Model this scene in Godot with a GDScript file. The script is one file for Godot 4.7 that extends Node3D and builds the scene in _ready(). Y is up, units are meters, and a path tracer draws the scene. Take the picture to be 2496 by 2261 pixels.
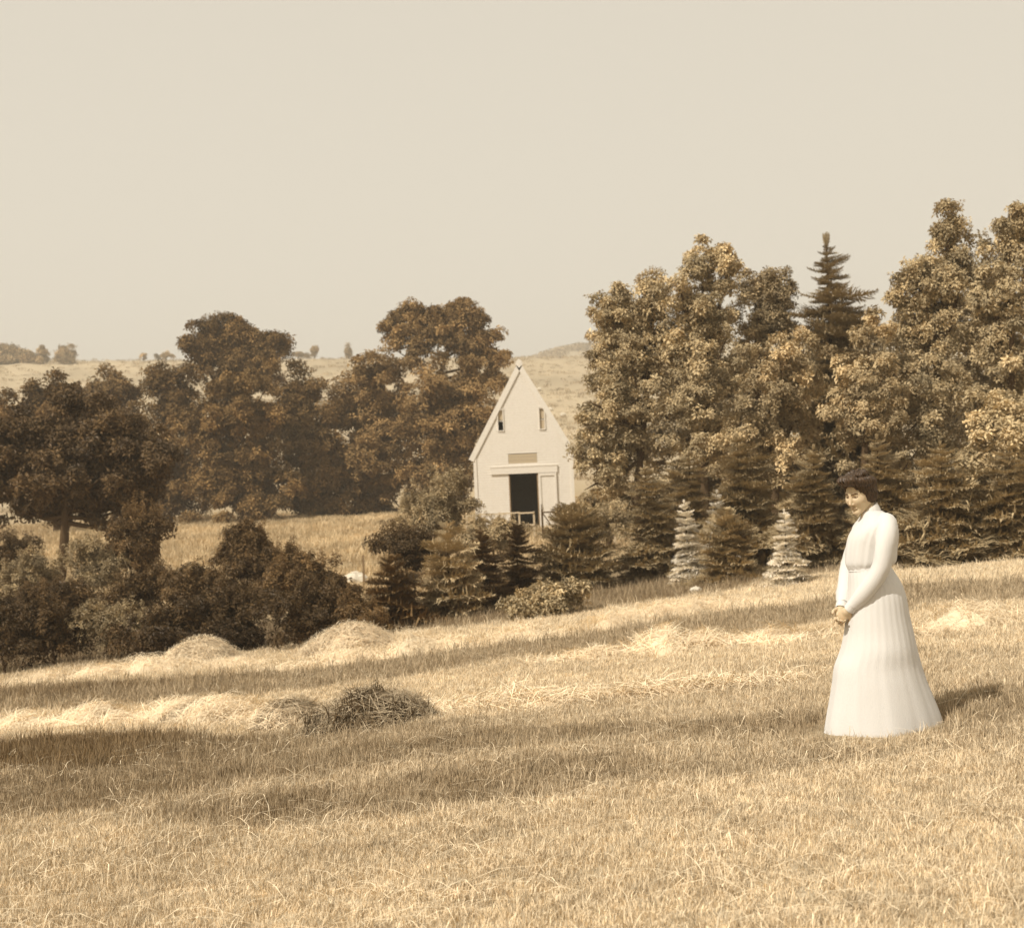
extends Node3D

# ---------------------------------------------------------------- measures
const FOCAL := 3106.0            # focal length in pixels of the 2496 x 2261 photograph
const MID := Vector2(1248.0, 1130.5)
const ROLL := 0.0436             # the hand-held camera hung 2.5 degrees over
const PITCH := 0.0322
const EYE := Vector3(0.0, 1.53, 0.0)

var lens_basis: Basis
var rng := RandomNumberGenerator.new()
var names := {}
var tone_grid := PackedFloat32Array()
var wobble := FastNoiseLite.new()
var fine := FastNoiseLite.new()
var mats := {}
var shapes := {}


func _ready() -> void:
	rng.seed = 1907
	lens_basis = Basis(Vector3.RIGHT, PITCH) * Basis(Vector3.BACK, -ROLL)
	wobble.seed = 5
	wobble.frequency = 1.0
	wobble.fractal_octaves = 3
	fine.seed = 9
	fine.frequency = 1.0
	fine.fractal_octaves = 2
	# ------------------------------------------------------------ camera, sky, sun, exposure
	var cam := Camera3D.new()
	cam.name = "camera"
	cam.position = EYE
	cam.basis = lens_basis
	cam.near = 0.1
	cam.far = 4000.0
	var lens := CameraAttributesPhysical.new()
	lens.frustum_focal_length = 12.0 / (1130.5 / FOCAL)
	lens.frustum_focus_distance = 8.4
	lens.frustum_near = 0.1
	lens.frustum_far = 4000.0
	lens.exposure_aperture = 2.8
	cam.attributes = lens
	cam.fov = rad_to_deg(2.0 * atan(1130.5 / FOCAL))
	add_child(cam)
	cam.current = true
	var env := Environment.new()
	env.background_mode = Environment.BG_SKY
	var sky_mat := ProceduralSkyMaterial.new()
	sky_mat.sky_top_color = Color8(219, 211, 196)
	sky_mat.sky_horizon_color = Color8(255, 250, 236)
	sky_mat.sky_curve = 0.2
	sky_mat.ground_bottom_color = Color8(150, 125, 90)
	sky_mat.ground_horizon_color = Color8(215, 200, 172)
	sky_mat.sun_angle_max = 1.0
	var sky := Sky.new()
	sky.sky_material = sky_mat
	env.sky = sky
	env.background_energy_multiplier = 1.0
	env.tonemap_mode = Environment.TONE_MAPPER_LINEAR
	env.tonemap_exposure = 1.0
	env.sdfgi_enabled = true
	env.ssao_enabled = true
	env.ssil_enabled = true
	env.fog_enabled = true
	env.fog_density = 0.0009
	env.fog_light_color = Color8(250, 240, 222)
	var around := WorldEnvironment.new()
	around.name = "surroundings"
	around.environment = env
	add_child(around)
	var sun := DirectionalLight3D.new()
	sun.name = "sun"
	sun.light_energy = 1.6
	sun.light_color = Color(1.0, 0.97, 0.92)
	sun.light_angular_distance = 0.5
	sun.shadow_enabled = true
	add_child(sun)
	sun.look_at_from_position(Vector3(-0.52, 0.72, 0.42) * 50.0, Vector3.ZERO)

	make_materials()
	make_shapes()
	make_tones()
	make_ground()
	make_far_hill()
	make_grass()
	make_hay()
	make_barn()
	make_fences()
	make_left_woods()
	make_right_grove()
	make_young_conifers()
	make_shrub_belt()
	make_hilltop_trees()
	make_person()


# ---------------------------------------------------------------- from the photograph to the place
func ray(px: float, py: float) -> Vector3:
	return lens_basis * Vector3((px - MID.x) / FOCAL, -(py - MID.y) / FOCAL, -1.0)


func at(px: float, py: float, depth: float) -> Vector3:
	var r := ray(px, py)
	return EYE + r * (depth / -r.z)


func seen(p: Vector3) -> Vector2:
	var q := lens_basis.inverse() * (p - EYE)
	return Vector2(MID.x + q.x / -q.z * FOCAL, MID.y - q.y / -q.z * FOCAL)


# the spot of the ground that is so many metres off in that column
func stand(px: float, depth: float) -> Vector3:
	var p := at(px, 1350.0, depth)
	for i in 4:
		p.y = ground_h(p.x, p.z)
		p.x += (px - seen(p).x) * depth / FOCAL
	p.y = ground_h(p.x, p.z)
	return p


# where the line of sight meets the ground
func meet(px: float, py: float) -> Vector3:
	var r := ray(px, py)
	var lo := 2.0
	var hi := 2.0
	while hi < 60.0:
		var p := EYE + r * hi
		if p.y < ground_h(p.x, p.z):
			break
		lo = hi
		hi += 0.5
	for i in 12:
		var m := (lo + hi) * 0.5
		var p := EYE + r * m
		if p.y < ground_h(p.x, p.z):
			hi = m
		else:
			lo = m
	return EYE + r * hi


func ease_between(a: float, b: float, x: float) -> float:
	return smoothstep(a, b, x)


const PROFILE := [[-400.0, 0.05], [0.0, 0.04], [8.0, -0.20], [20.0, -0.58], [30.0, -0.90], [45.0, -0.85], [65.0, 0.15], [100.0, 1.2], [130.0, 2.2], [180.0, 8.0], [260.0, 21.0], [360.0, 41.0], [450.0, 59.7], [500.0, 61.2], [620.0, 48.0], [900.0, 20.0], [3000.0, 10.0]]


func profile(d: float) -> float:
	var n := PROFILE.size()
	for i in range(1, n):
		if d <= PROFILE[i][0] or i == n - 1:
			var x0: float = PROFILE[i - 1][0]
			var x1: float = PROFILE[i][0]
			var y0: float = PROFILE[i - 1][1]
			var y1: float = PROFILE[i][1]
			var m0 := (y1 - y0) / (x1 - x0)
			var m1 := m0
			if i > 1:
				m0 = 0.5 * (m0 + (y0 - PROFILE[i - 2][1]) / (x0 - PROFILE[i - 2][0]))
			if i < n - 1:
				m1 = 0.5 * (m1 + (PROFILE[i + 1][1] - y1) / (PROFILE[i + 1][0] - x1))
			var t := clampf((d - x0) / (x1 - x0), 0.0, 1.0)
			var t2 := t * t
			var t3 := t2 * t
			return (2 * t3 - 3 * t2 + 1) * y0 + (t3 - 2 * t2 + t) * (x1 - x0) * m0 + (-2 * t3 + 3 * t2) * y1 + (t3 - t2) * (x1 - x0) * m1
	return 0.0


func ground_h(x: float, z: float) -> float:
	var d := -z
	var h := profile(d)
	if d > 110.0:
		var tilt := clampf(1.0 - 0.00062 * (x + 166.0), 0.6, 1.25)
		h = lerpf(h, h * tilt, smoothstep(110.0, 200.0, d))
	var side := 0.09 * 14.0 * tanh(x / 14.0) * (1.0 - smoothstep(35.0, 90.0, d))
	h += side
	h += wobble.get_noise_2d(x * 0.12, z * 0.12) * 0.10 * smoothstep(2.0, 14.0, d) * (1.0 + 0.02 * d)
	if d < 40.0:
		h += fine.get_noise_2d(x * 0.9, z * 0.9) * 0.025
	return h


# ---------------------------------------------------------------- tone of the mown field: 0 green stubble, 1 dry hay
class Band:
	var far: Array = []
	var near: Array = []
	var tone0 := 0.5
	var tone1 := 0.5
	var soft := 0.3

	func edge(line: Array, x: float) -> float:
		if x <= line[0].x:
			return line[0].y
		for i in range(1, line.size()):
			if x <= line[i].x:
				var t: float = (x - line[i - 1].x) / (line[i].x - line[i - 1].x)
				return lerpf(line[i - 1].y, line[i].y, t)
		return line[line.size() - 1].y

	func weight(x: float, d: float) -> float:
		var a := edge(far, x)
		var b := edge(near, x)
		if a <= b:
			return 0.0
		return smoothstep(b - soft, b + soft, d) * (1.0 - smoothstep(a - soft, a + soft, d))


func band(far: Array, near: Array, tone0: float, tone1: float, soft: float) -> Band:
	var b := Band.new()
	for p in far:
		var q := meet(p[0], p[1])
		b.far.append(Vector2(q.x, -q.z))
	for p in near:
		var q := meet(p[0], p[1])
		b.near.append(Vector2(q.x, -q.z))
	b.tone0 = tone0
	b.tone1 = tone1
	b.soft = soft
	return b


const GX := 280
const GD := 260
const CELL := 0.15


func make_tones() -> void:
	var bands: Array = []
	# the lawn below the trees
	bands.append(band([[900, 1470], [1450, 1370], [2000, 1340], [2250, 1340]], [[900, 1552], [1100, 1535], [1450, 1490], [1800, 1440], [2060, 1395], [2250, 1372]], 0.22, 0.25, 0.5))
	# far hay, spread out to dry
	bands.append(band([[-200, 1660], [0, 1640], [350, 1615], [700, 1570], [940, 1552], [1100, 1535], [1450, 1490], [1800, 1440], [2100, 1385], [2600, 1335]], [[-200, 1705], [0, 1690], [500, 1655], [700, 1642], [1000, 1624], [1300, 1630], [1600, 1604], [1900, 1565], [2200, 1440], [2600, 1405]], 0.95, 1.0, 0.4))
	bands.append(band([[1650, 1528], [1800, 1515], [2060, 1490]], [[1650, 1546], [1800, 1545], [2060, 1525]], 0.35, 0.4, 0.25))
	# green strip
	bands.append(band([[-200, 1705], [0, 1690], [500, 1655], [700, 1642], [1000, 1624], [1300, 1630], [1600, 1604], [1900, 1565], [2060, 1540]], [[-200, 1745], [0, 1733], [500, 1705], [870, 1700], [1000, 1712], [1200, 1700], [1500, 1684], [2060, 1620]], 0.2, 0.35, 0.3))
	bands.append(band([[2200, 1440], [2600, 1415]], [[2200, 1490], [2600, 1462]], 0.4, 0.45, 0.2))
	bands.append(band([[2200, 1490], [2600, 1462]], [[2200, 1590], [2600, 1570]], 0.95, 0.95, 0.2))
	bands.append(band([[2200, 1592], [2600, 1572]], [[2150, 1830], [2350, 1800], [2600, 1770]], 0.3, 0.4, 0.3))
	# near hay row
	bands.append(band([[-200, 1745], [0, 1733], [500, 1705], [870, 1700], [1000, 1712], [1200, 1700], [1500, 1684], [2060, 1620]], [[-200, 1815], [0, 1808], [250, 1790], [620, 1800], [1050, 1768], [1300, 1738], [1600, 1706], [2060, 1642]], 1.0, 0.9, 0.22))
	# second green strip, wide on the left
	bands.append(band([[-200, 1815], [0, 1808], [250, 1790], [620, 1800], [1050, 1768], [1300, 1738], [1600, 1706], [2060, 1642]], [[-200, 1900], [0, 1890], [300, 1880], [600, 1852], [900, 1818], [1200, 1785], [1500, 1775], [2060, 1740]], 0.05, 0.78, 0.16))
	bands.append(band([[1500, 1800], [1900, 1790], [2200, 1800], [2600, 1760]], [[1500, 1840], [1900, 1880], [2200, 1850], [2600, 1800]], 0.85, 0.7, 0.2))
	bands.append(band([[1640, 1870], [1800, 1850], [2060, 1855]], [[1640, 1890], [1800, 1890], [2060, 1885]], 0.55, 0.55, 0.1))
	# patches near the camera
	bands.append(band([[-200, 2010], [300, 2000], [600, 2060]], [[-200, 2300], [300, 2300], [600, 2150]], 0.8, 0.88, 0.25))
	tone_grid.resize(GX * GD)
	for j in GD:
		var d := 2.5 + j * CELL
		for i in GX:
			var x := (i - GX / 2) * CELL
			var wx := x + 0.5 * wobble.get_noise_2d(x * 0.5, d * 0.5 + 40.0)
			var wd := d + (0.12 + 0.012 * d) * wobble.get_noise_2d(x * 0.45 + 90.0, d * 0.45)
			var t := 0.93
			for b in bands:
				var w: float = b.weight(wx, wd)
				if w > 0.0:
					t = lerpf(t, lerpf(b.tone0, b.tone1, clampf((x + 4.0) / 4.5, 0.0, 1.0)), w)
			t += 0.14 * wobble.get_noise_2d(x * 0.9 + 7.0, d * 0.9) + 0.10 * fine.get_noise_2d(x * 3.0, d * 3.0)
			tone_grid[j * GX + i] = clampf(t, 0.0, 1.1)


func tone(x: float, z: float) -> float:
	var u := clampf(x / CELL + GX / 2, 0.0, GX - 1.01)
	var v := clampf((-z - 2.5) / CELL, 0.0, GD - 1.01)
	var i := int(u)
	var j := int(v)
	var fu := u - i
	var fv := v - j
	var k := j * GX + i
	return lerpf(lerpf(tone_grid[k], tone_grid[k + 1], fu), lerpf(tone_grid[k + GX], tone_grid[k + GX + 1], fu), fv)


func lin(r: float, g: float, b: float) -> Color:
	return Color(r, g, b)


const STUBBLE := Color(0.275, 0.182, 0.086)
const STRAW := Color(0.95, 0.79, 0.555)


# ---------------------------------------------------------------- materials and shared shapes
func noise_image(size: int, freq: float, octaves: int, lo: Color, hi: Color, salt: int, stretch := Vector2.ONE) -> ImageTexture:
	var n := FastNoiseLite.new()
	n.seed = salt
	n.frequency = 1.0
	n.fractal_octaves = octaves
	var img := Image.create(size, size, false, Image.FORMAT_RGB8)
	var r := freq * 0.5
	for y in size:
		for x in size:
			var a := TAU * x / size
			var b := TAU * y / size
			var v := n.get_noise_3d(cos(a) * r * stretch.x + 3.0 * cos(b) * r * stretch.y, sin(a) * r * stretch.x + 7.0, sin(b) * r * stretch.y * 2.0)
			img.set_pixel(x, y, lo.lerp(hi, clampf(0.5 + v * 0.9, 0.0, 1.0)))
	return ImageTexture.create_from_image(img)


func plain(color: Color, rough := 0.85, spec := 0.3) -> StandardMaterial3D:
	var m := StandardMaterial3D.new()
	m.albedo_color = color.linear_to_srgb()
	m.roughness = rough
	m.metallic_specular = spec
	return m


func tinted(rough := 0.9, spec := 0.2, back := 0.0) -> StandardMaterial3D:
	var m := StandardMaterial3D.new()
	m.vertex_color_use_as_albedo = true
	m.albedo_color = Color.WHITE
	m.roughness = rough
	m.metallic_specular = spec
	m.cull_mode = BaseMaterial3D.CULL_DISABLED
	if back > 0.0:
		m.backlight_enabled = true
		m.backlight = Color(back, back, back)
	return m


func make_materials() -> void:
	var soil := tinted(1.0, 0.1)
	soil.albedo_texture = noise_image(256, 14.0, 4, Color(0.78, 0.78, 0.78), Color(1, 1, 1), 3)
	soil.uv1_scale = Vector3(0.45, 0.45, 0.45)
	mats.soil = soil
	mats.grass = tinted(0.8, 0.3, 0.5)
	mats.hay = tinted(0.75, 0.35, 0.3)
	mats.leaf = tinted(0.6, 0.4, 0.35)
	mats.needle = tinted(0.65, 0.35, 0.2)
	mats.far_leaf = tinted(0.8, 0.2, 0.3)
	var bark := plain(Color(0.10, 0.065, 0.035), 0.95, 0.2)
	bark.heightmap_enabled = true
	bark.heightmap_texture = noise_image(128, 10.0, 3, Color.BLACK, Color.WHITE, 8, Vector2(2.0, 0.6))
	bark.heightmap_scale = 2.0
	bark.uv1_triplanar = true
	bark.uv1_scale = Vector3(2, 0.8, 2)
	mats.bark = bark
	var paint := plain(Color(0.84, 0.795, 0.72), 0.8, 0.2)
	paint.albedo_texture = noise_image(256, 10.0, 4, Color(0.93, 0.92, 0.90), Color(1, 1, 1), 12, Vector2(0.6, 2.0))
	paint.uv1_triplanar = true
	paint.uv1_scale = Vector3(0.35, 0.35, 0.35)
	mats.paint = paint
	mats.shingle = plain(Color(0.30, 0.22, 0.13), 0.95, 0.2)
	mats.old_wood = plain(Color(0.26, 0.18, 0.10), 0.95, 0.2)
	mats.pale_wood = plain(Color(0.55, 0.45, 0.31), 0.95, 0.2)
	mats.dark_wood = plain(Color(0.10, 0.066, 0.035), 0.95, 0.2)
	mats.boards = plain(Color(0.52, 0.43, 0.30), 0.95, 0.2)
	mats.iron = plain(Color(0.07, 0.05, 0.03), 0.7, 0.4)
	var glass := StandardMaterial3D.new()
	glass.albedo_color = Color(0.55, 0.45, 0.32, 0.35)
	glass.transparency = BaseMaterial3D.TRANSPARENCY_ALPHA
	glass.roughness = 0.08
	mats.glass = glass
	var cloth := plain(Color(0.72, 0.70, 0.67), 0.95, 0.1)
	cloth.heightmap_enabled = true
	cloth.heightmap_texture = noise_image(256, 40.0, 2, Color.BLACK, Color.WHITE, 21)
	cloth.heightmap_scale = 0.25
	cloth.uv1_triplanar = true
	cloth.uv1_scale = Vector3(3, 3, 3)
	cloth.backlight_enabled = true
	cloth.backlight = Color(0.45, 0.45, 0.45)
	mats.cloth = cloth
	mats.skin = tinted(0.6, 0.4)
	mats.skin.subsurf_scatter_enabled = true
	mats.skin.subsurf_scatter_strength = 0.1
	mats.hair = tinted(0.5, 0.45)
	mats.stone = plain(Color(0.62, 0.56, 0.45), 0.95, 0.2)


class Build:
	var v := PackedVector3Array()
	var n := PackedVector3Array()
	var c := PackedColorArray()
	var u := PackedVector2Array()

	func tri(a: Vector3, b: Vector3, d: Vector3, na: Vector3, nb: Vector3, nd: Vector3, ca := Color.WHITE, cb := Color.WHITE, cd := Color.WHITE) -> void:
		if (b - a).cross(d - a).dot(na + nb + nd) > 0.0:
			v.append(a); v.append(d); v.append(b)
			n.append(na); n.append(nd); n.append(nb)
			c.append(ca); c.append(cd); c.append(cb)
		else:
			v.append(a); v.append(b); v.append(d)
			n.append(na); n.append(nb); n.append(nd)
			c.append(ca); c.append(cb); c.append(cd)

	func flat(a: Vector3, b: Vector3, d: Vector3, up: Vector3, col := Color.WHITE) -> void:
		var m := (b - a).cross(d - a).normalized()
		if m.dot(up) < 0.0:
			m = -m
		tri(a, b, d, m, m, m, col, col, col)

	func quad(a: Vector3, b: Vector3, d: Vector3, e: Vector3, up: Vector3, col := Color.WHITE) -> void:
		flat(a, b, d, up, col)
		flat(a, d, e, up, col)

	# a box with chamfered long edges is more than these small timbers need: plain box, any frame
	func box(t: Transform3D, size: Vector3, col := Color.WHITE) -> void:
		var h := size * 0.5
		for k in 3:
			for s in [-1.0, 1.0]:
				var ax := Vector3.ZERO
				ax[k] = s
				var p := Vector3.ZERO
				p[(k + 1) % 3] = 1.0
				var q := Vector3.ZERO
				q[(k + 2) % 3] = 1.0
				var o := ax * h
				quad(t * (o + (-p - q) * h), t * (o + (p - q) * h), t * (o + (p + q) * h), t * (o + (q - p) * h), t.basis * ax, col)

	func tube(pts: Array, radii: Array, sides: int, col := Color.WHITE) -> void:
		var rings: Array = []
		for i in pts.size():
			var d: Vector3
			if i == 0:
				d = pts[1] - pts[0]
			elif i == pts.size() - 1:
				d = pts[i] - pts[i - 1]
			else:
				d = pts[i + 1] - pts[i - 1]
			d = d.normalized()
			var a := d.cross(Vector3.FORWARD if absf(d.z) < 0.9 else Vector3.RIGHT).normalized()
			var b := d.cross(a)
			var ring: Array = []
			for k in sides:
				var w := TAU * k / sides
				var o := a * cos(w) + b * sin(w)
				ring.append([pts[i] + o * radii[i], o])
			rings.append(ring)
		for i in rings.size() - 1:
			for k in sides:
				var p = rings[i][k]
				var q = rings[i][(k + 1) % sides]
				var r = rings[i + 1][(k + 1) % sides]
				var s = rings[i + 1][k]
				tri(p[0], q[0], r[0], p[1], q[1], r[1], col, col, col)
				tri(p[0], r[0], s[0], p[1], r[1], s[1], col, col, col)

	func mesh(mat: Material = null) -> ArrayMesh:
		var m := ArrayMesh.new()
		if v.is_empty():
			return m
		var arr := []
		arr.resize(Mesh.ARRAY_MAX)
		arr[Mesh.ARRAY_VERTEX] = v
		arr[Mesh.ARRAY_NORMAL] = n
		arr[Mesh.ARRAY_COLOR] = c
		if u.size() == v.size():
			arr[Mesh.ARRAY_TEX_UV] = u
		m.add_surface_from_arrays(Mesh.PRIMITIVE_TRIANGLES, arr)
		if mat:
			m.surface_set_material(0, mat)
		return m


# a bunch of small leaves round a twig, about one unit across
func leaf_sprig(leaves: int, length: float, width: float, salt: int) -> ArrayMesh:
	rng.seed = salt
	var b := Build.new()
	for i in leaves:
		var w := TAU * (i + rng.randf() * 0.8) / leaves
		var lift := rng.randf_range(-0.35, 0.75)
		var dir := Vector3(cos(w), lift, sin(w)).normalized()
		var root := dir * rng.randf_range(0.03, 0.22) + Vector3(0, rng.randf_range(-0.1, 0.15), 0)
		var side := dir.cross(Vector3.UP.rotated(dir, rng.randf_range(-0.9, 0.9))).normalized()
		var up := side.cross(dir).normalized()
		if up.y < 0:
			up = -up
		var l := length * rng.randf_range(0.7, 1.2)
		var mid := root + dir * l * 0.5 + up * l * 0.08
		var tip := root + dir * l - Vector3(0, l * 0.2, 0)
		var g := rng.randf_range(0.85, 1.15)
		var col := Color(g, g, g)
		b.flat(root, mid + side * width * 0.5, tip, up, col)
		b.flat(root, mid - side * width * 0.5, tip, up, col)
	return b.mesh()


# a flat spray of a conifer along +X, one unit long, drooping and turned up at its tip
func conifer_bough(twigs: int, salt: int, droop: float, fat: float) -> ArrayMesh:
	rng.seed = salt
	var b := Build.new()
	for i in twigs:
		var t := (i + 0.5) / twigs
		var spine := Vector3(t, -droop * sin(t * PI * 0.75), 0)
		for s in [-1.0, 1.0, 0.0]:
			var reach := fat * (0.35 * sin(PI * pow(t, 0.6)) + 0.06) * rng.randf_range(0.75, 1.2)
			var dir := Vector3(0.75, rng.randf_range(-0.1, 0.12), s).normalized()
			if s == 0.0:
				dir = Vector3(0.8, rng.randf_range(0.25, 0.6), rng.randf_range(-0.5, 0.5)).normalized()
				reach *= 0.55
			var tuft := 7
			for k in tuft:
				var f := (k + 0.3) / tuft
				var p := spine + dir * reach * f
				var w := fat * 0.030 * (1.0 - 0.5 * f)
				var d2 := (dir + Vector3(rng.randf_range(-0.6, 0.6), rng.randf_range(-0.5, 0.75), rng.randf_range(-0.8, 0.8))).normalized()
				var side := d2.cross(Vector3.UP).normalized()
				var q := p + d2 * reach * 0.45
				var g := rng.randf_range(0.8, 1.2)
				b.flat(p - side * w, p + side * w, q, Vector3.UP, Color(g, g, g))
	return b.mesh()


func blade_tuft(blades: int, spread: float, height: float, width: float, lean: float, salt: int) -> ArrayMesh:
	rng.seed = salt
	var b := Build.new()
	for i in blades:
		var p := Vector3(rng.randf_range(-1, 1), 0, rng.randf_range(-1, 1)) * spread
		var h := height * rng.randf_range(0.55, 1.25)
		var dir := Vector3(rng.randf_range(-1, 1) * lean, 1, rng.randf_range(-1, 1) * lean)
		var side := Vector3(1, 0, 0).rotated(Vector3.UP, rng.randf_range(-1.3, 1.3)) * width * 0.5
		var mid := p + dir * h * 0.55
		var tip := p + dir * h + Vector3(rng.randf_range(-1, 1), -0.1, rng.randf_range(-1, 1)) * h * 0.5 * lean
		var g := rng.randf_range(0.5, 1.3)
		var col := Color(g, g, g)
		var up := (side.cross(Vector3.UP)).normalized() + Vector3(0, 0.8, 0)
		var base := p - Vector3(0, 0.02, 0)
		b.flat(base - side, base + side, mid + side * 0.8, up, col)
		b.flat(base - side, mid + side * 0.8, mid - side * 0.8, up, col)
		b.flat(mid - side * 0.8, mid + side * 0.8, tip, up, col)
	return b.mesh()


# loose strands lying over one another
func straw_wisp(strands: int, length: float, width: float, salt: int) -> ArrayMesh:
	rng.seed = salt
	var b := Build.new()
	for i in strands:
		var w := rng.randf() * TAU
		var dir := Vector3(cos(w), rng.randf_range(-0.12, 0.3), sin(w)).normalized()
		var p := Vector3(rng.randf_range(-1, 1), rng.randf_range(0, 0.25), rng.randf_range(-1, 1)) * length * 0.35 - dir * length * 0.4
		var side := dir.cross(Vector3.UP).normalized() * width * 0.5
		var l := length * rng.randf_range(0.6, 1.2)
		var mid := p + dir * l * 0.5 + Vector3(0, l * rng.randf_range(0.02, 0.09), 0) + side * rng.randf_range(-3, 3)
		var tip := p + dir * l - Vector3(0, l * 0.05, 0)
		var g := rng.randf_range(0.75, 1.2)
		var col := Color(g, g, g)
		b.flat(p - side, p + side, mid, Vector3.UP, col)
		b.flat(mid - side, mid + side, p, Vector3.UP, col)
		b.flat(mid - side, mid + side, tip, Vector3.UP, col)
	return b.mesh()


func make_shapes() -> void:
	shapes.sprig = [leaf_sprig(8, 0.5, 0.26, 11), leaf_sprig(9, 0.46, 0.22, 12)]
	shapes.small_sprig = [leaf_sprig(10, 0.42, 0.17, 13)]
	shapes.bough = [conifer_bough(16, 21, 0.12, 1.0), conifer_bough(16, 22, 0.2, 0.9)]
	shapes.plate_bough = [conifer_bough(14, 23, 0.03, 1.2)]
	shapes.tuft = [blade_tuft(18, 0.055, 0.034, 0.0040, 0.45, 31), blade_tuft(18, 0.06, 0.026, 0.0043, 0.8, 32)]
	shapes.tall_tuft = [blade_tuft(9, 0.06, 0.072, 0.0042, 0.45, 33)]
	shapes.meadow_tuft = [blade_tuft(12, 0.22, 0.25, 0.03, 0.5, 34)]
	shapes.wisp = [straw_wisp(10, 0.30, 0.006, 41), straw_wisp(9, 0.38, 0.005, 42)]
	shapes.long_wisp = [straw_wisp(3, 0.42, 0.005, 43)]


# ---------------------------------------------------------------- nodes
func numbered(called: String) -> String:
	var k: int = names.get(called, 0)
	names[called] = k + 1
	return called if k == 0 else "%s_%03d" % [called, k]


func thing(called: String, pos: Vector3, label: String, category: String, group := "") -> Node3D:
	var o := Node3D.new()
	o.name = numbered(called)
	o.position = pos
	tag(o, label, category, group)
	add_child(o)
	return o


func tag(o: Node3D, label: String, category: String, group := "") -> void:
	o.set_meta("label", label)
	o.set_meta("category", category)
	if group != "":
		o.set_meta("group", group)


func part(parent: Node, called: String, mesh: Mesh, mat: Material, pos := Vector3.ZERO) -> MeshInstance3D:
	var o := MeshInstance3D.new()
	o.name = called
	o.mesh = mesh
	o.material_override = mat
	o.position = pos
	parent.add_child(o, true)
	if o.name != called:
		var k := 1
		while parent.has_node("%s_%03d" % [called, k]):
			k += 1
		o.name = "%s_%03d" % [called, k]
	return o


func copies(parent: Node, called: String, mesh: Mesh, mat: Material, where: Array, cols: PackedColorArray, stuff := false) -> MultiMeshInstance3D:
	var mm := MultiMesh.new()
	mm.transform_format = MultiMesh.TRANSFORM_3D
	mm.use_colors = true
	mm.mesh = mesh
	mm.instance_count = where.size()
	for i in where.size():
		var t: Transform3D = where[i]
		mm.set_instance_transform(i, t)
		mm.set_instance_color(i, cols[i])
	var o := MultiMeshInstance3D.new()
	o.name = called
	o.multimesh = mm
	o.material_override = mat
	if stuff:
		o.set_meta("kind", "stuff")
	parent.add_child(o, true)
	if o.name != called:
		var k := 1
		while parent.has_node("%s_%03d" % [called, k]):
			k += 1
		o.name = "%s_%03d" % [called, k]
	return o


# ---------------------------------------------------------------- ground, hill, grass
func ground_tint(x: float, z: float) -> Color:
	var d := -z
	var near := STUBBLE.lerp(STRAW, tone(x, z)) * 0.62
	var n := wobble.get_noise_2d(x * 0.08, z * 0.08)
	var meadow := Color(0.46, 0.35, 0.21) * (1.0 + 0.25 * n)
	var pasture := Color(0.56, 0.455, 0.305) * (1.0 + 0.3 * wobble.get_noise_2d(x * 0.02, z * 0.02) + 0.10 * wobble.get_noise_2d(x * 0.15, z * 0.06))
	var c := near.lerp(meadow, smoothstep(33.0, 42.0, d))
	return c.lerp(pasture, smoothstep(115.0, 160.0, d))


func make_ground() -> void:
	var angles: Array = []
	for i in range(0, 40):
		angles.append(-PI + (PI - 0.62) * i / 40.0)
	for i in range(0, 200):
		angles.append(-0.62 + 1.24 * i / 200.0)
	for i in range(0, 41):
		angles.append(0.62 + (PI - 0.62) * i / 40.0)
	var radii: Array = [0.0]
	var r := 0.8
	while r < 2600.0:
		radii.append(r)
		r *= 1.035
	var cols := angles.size()
	var v := PackedVector3Array()
	var c := PackedColorArray()
	var u := PackedVector2Array()
	for rad in radii:
		for a in angles:
			var x: float = sin(a) * rad
			var z: float = -cos(a) * rad
			v.append(Vector3(x, ground_h(x, z), z))
			c.append(ground_tint(x, z))
			u.append(Vector2(x, z))
	var n := PackedVector3Array()
	n.resize(v.size())
	var idx := PackedInt32Array()
	for j in radii.size() - 1:
		for i in cols - 1:
			var p := j * cols + i
			idx.append_array([p, p + cols, p + 1, p + 1, p + cols, p + cols + 1])
	for k in v.size():
		var e := maxf(0.1, v[k].length() * 0.02)
		var p := v[k]
		n[k] = Vector3(ground_h(p.x - e, p.z) - ground_h(p.x + e, p.z), 2.0 * e, ground_h(p.x, p.z - e) - ground_h(p.x, p.z + e)).normalized()
	# front faces run clockwise seen from above
	var m := ArrayMesh.new()
	var arr := []
	arr.resize(Mesh.ARRAY_MAX)
	arr[Mesh.ARRAY_VERTEX] = v
	arr[Mesh.ARRAY_NORMAL] = n
	arr[Mesh.ARRAY_COLOR] = c
	arr[Mesh.ARRAY_TEX_UV] = u
	var a0 := v[idx[30000]]
	if (v[idx[30001]] - a0).cross(v[idx[30002]] - a0).y > 0.0:
		for k in idx.size() / 3:
			var t := idx[k * 3 + 1]
			idx[k * 3 + 1] = idx[k * 3 + 2]
			idx[k * 3 + 2] = t
	arr[Mesh.ARRAY_INDEX] = idx
	m.add_surface_from_arrays(Mesh.PRIMITIVE_TRIANGLES, arr)
	var o := part(self, "ground", m, mats.soil)
	o.set_meta("kind", "structure")


func ridge_h(x: float) -> float:
	return 103.0 + 22.0 * smoothstep(-50.0, 60.0, x) + 3.0 * wobble.get_noise_1d(x * 0.01) - 25.0 * smoothstep(200.0, 700.0, x)


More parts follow.
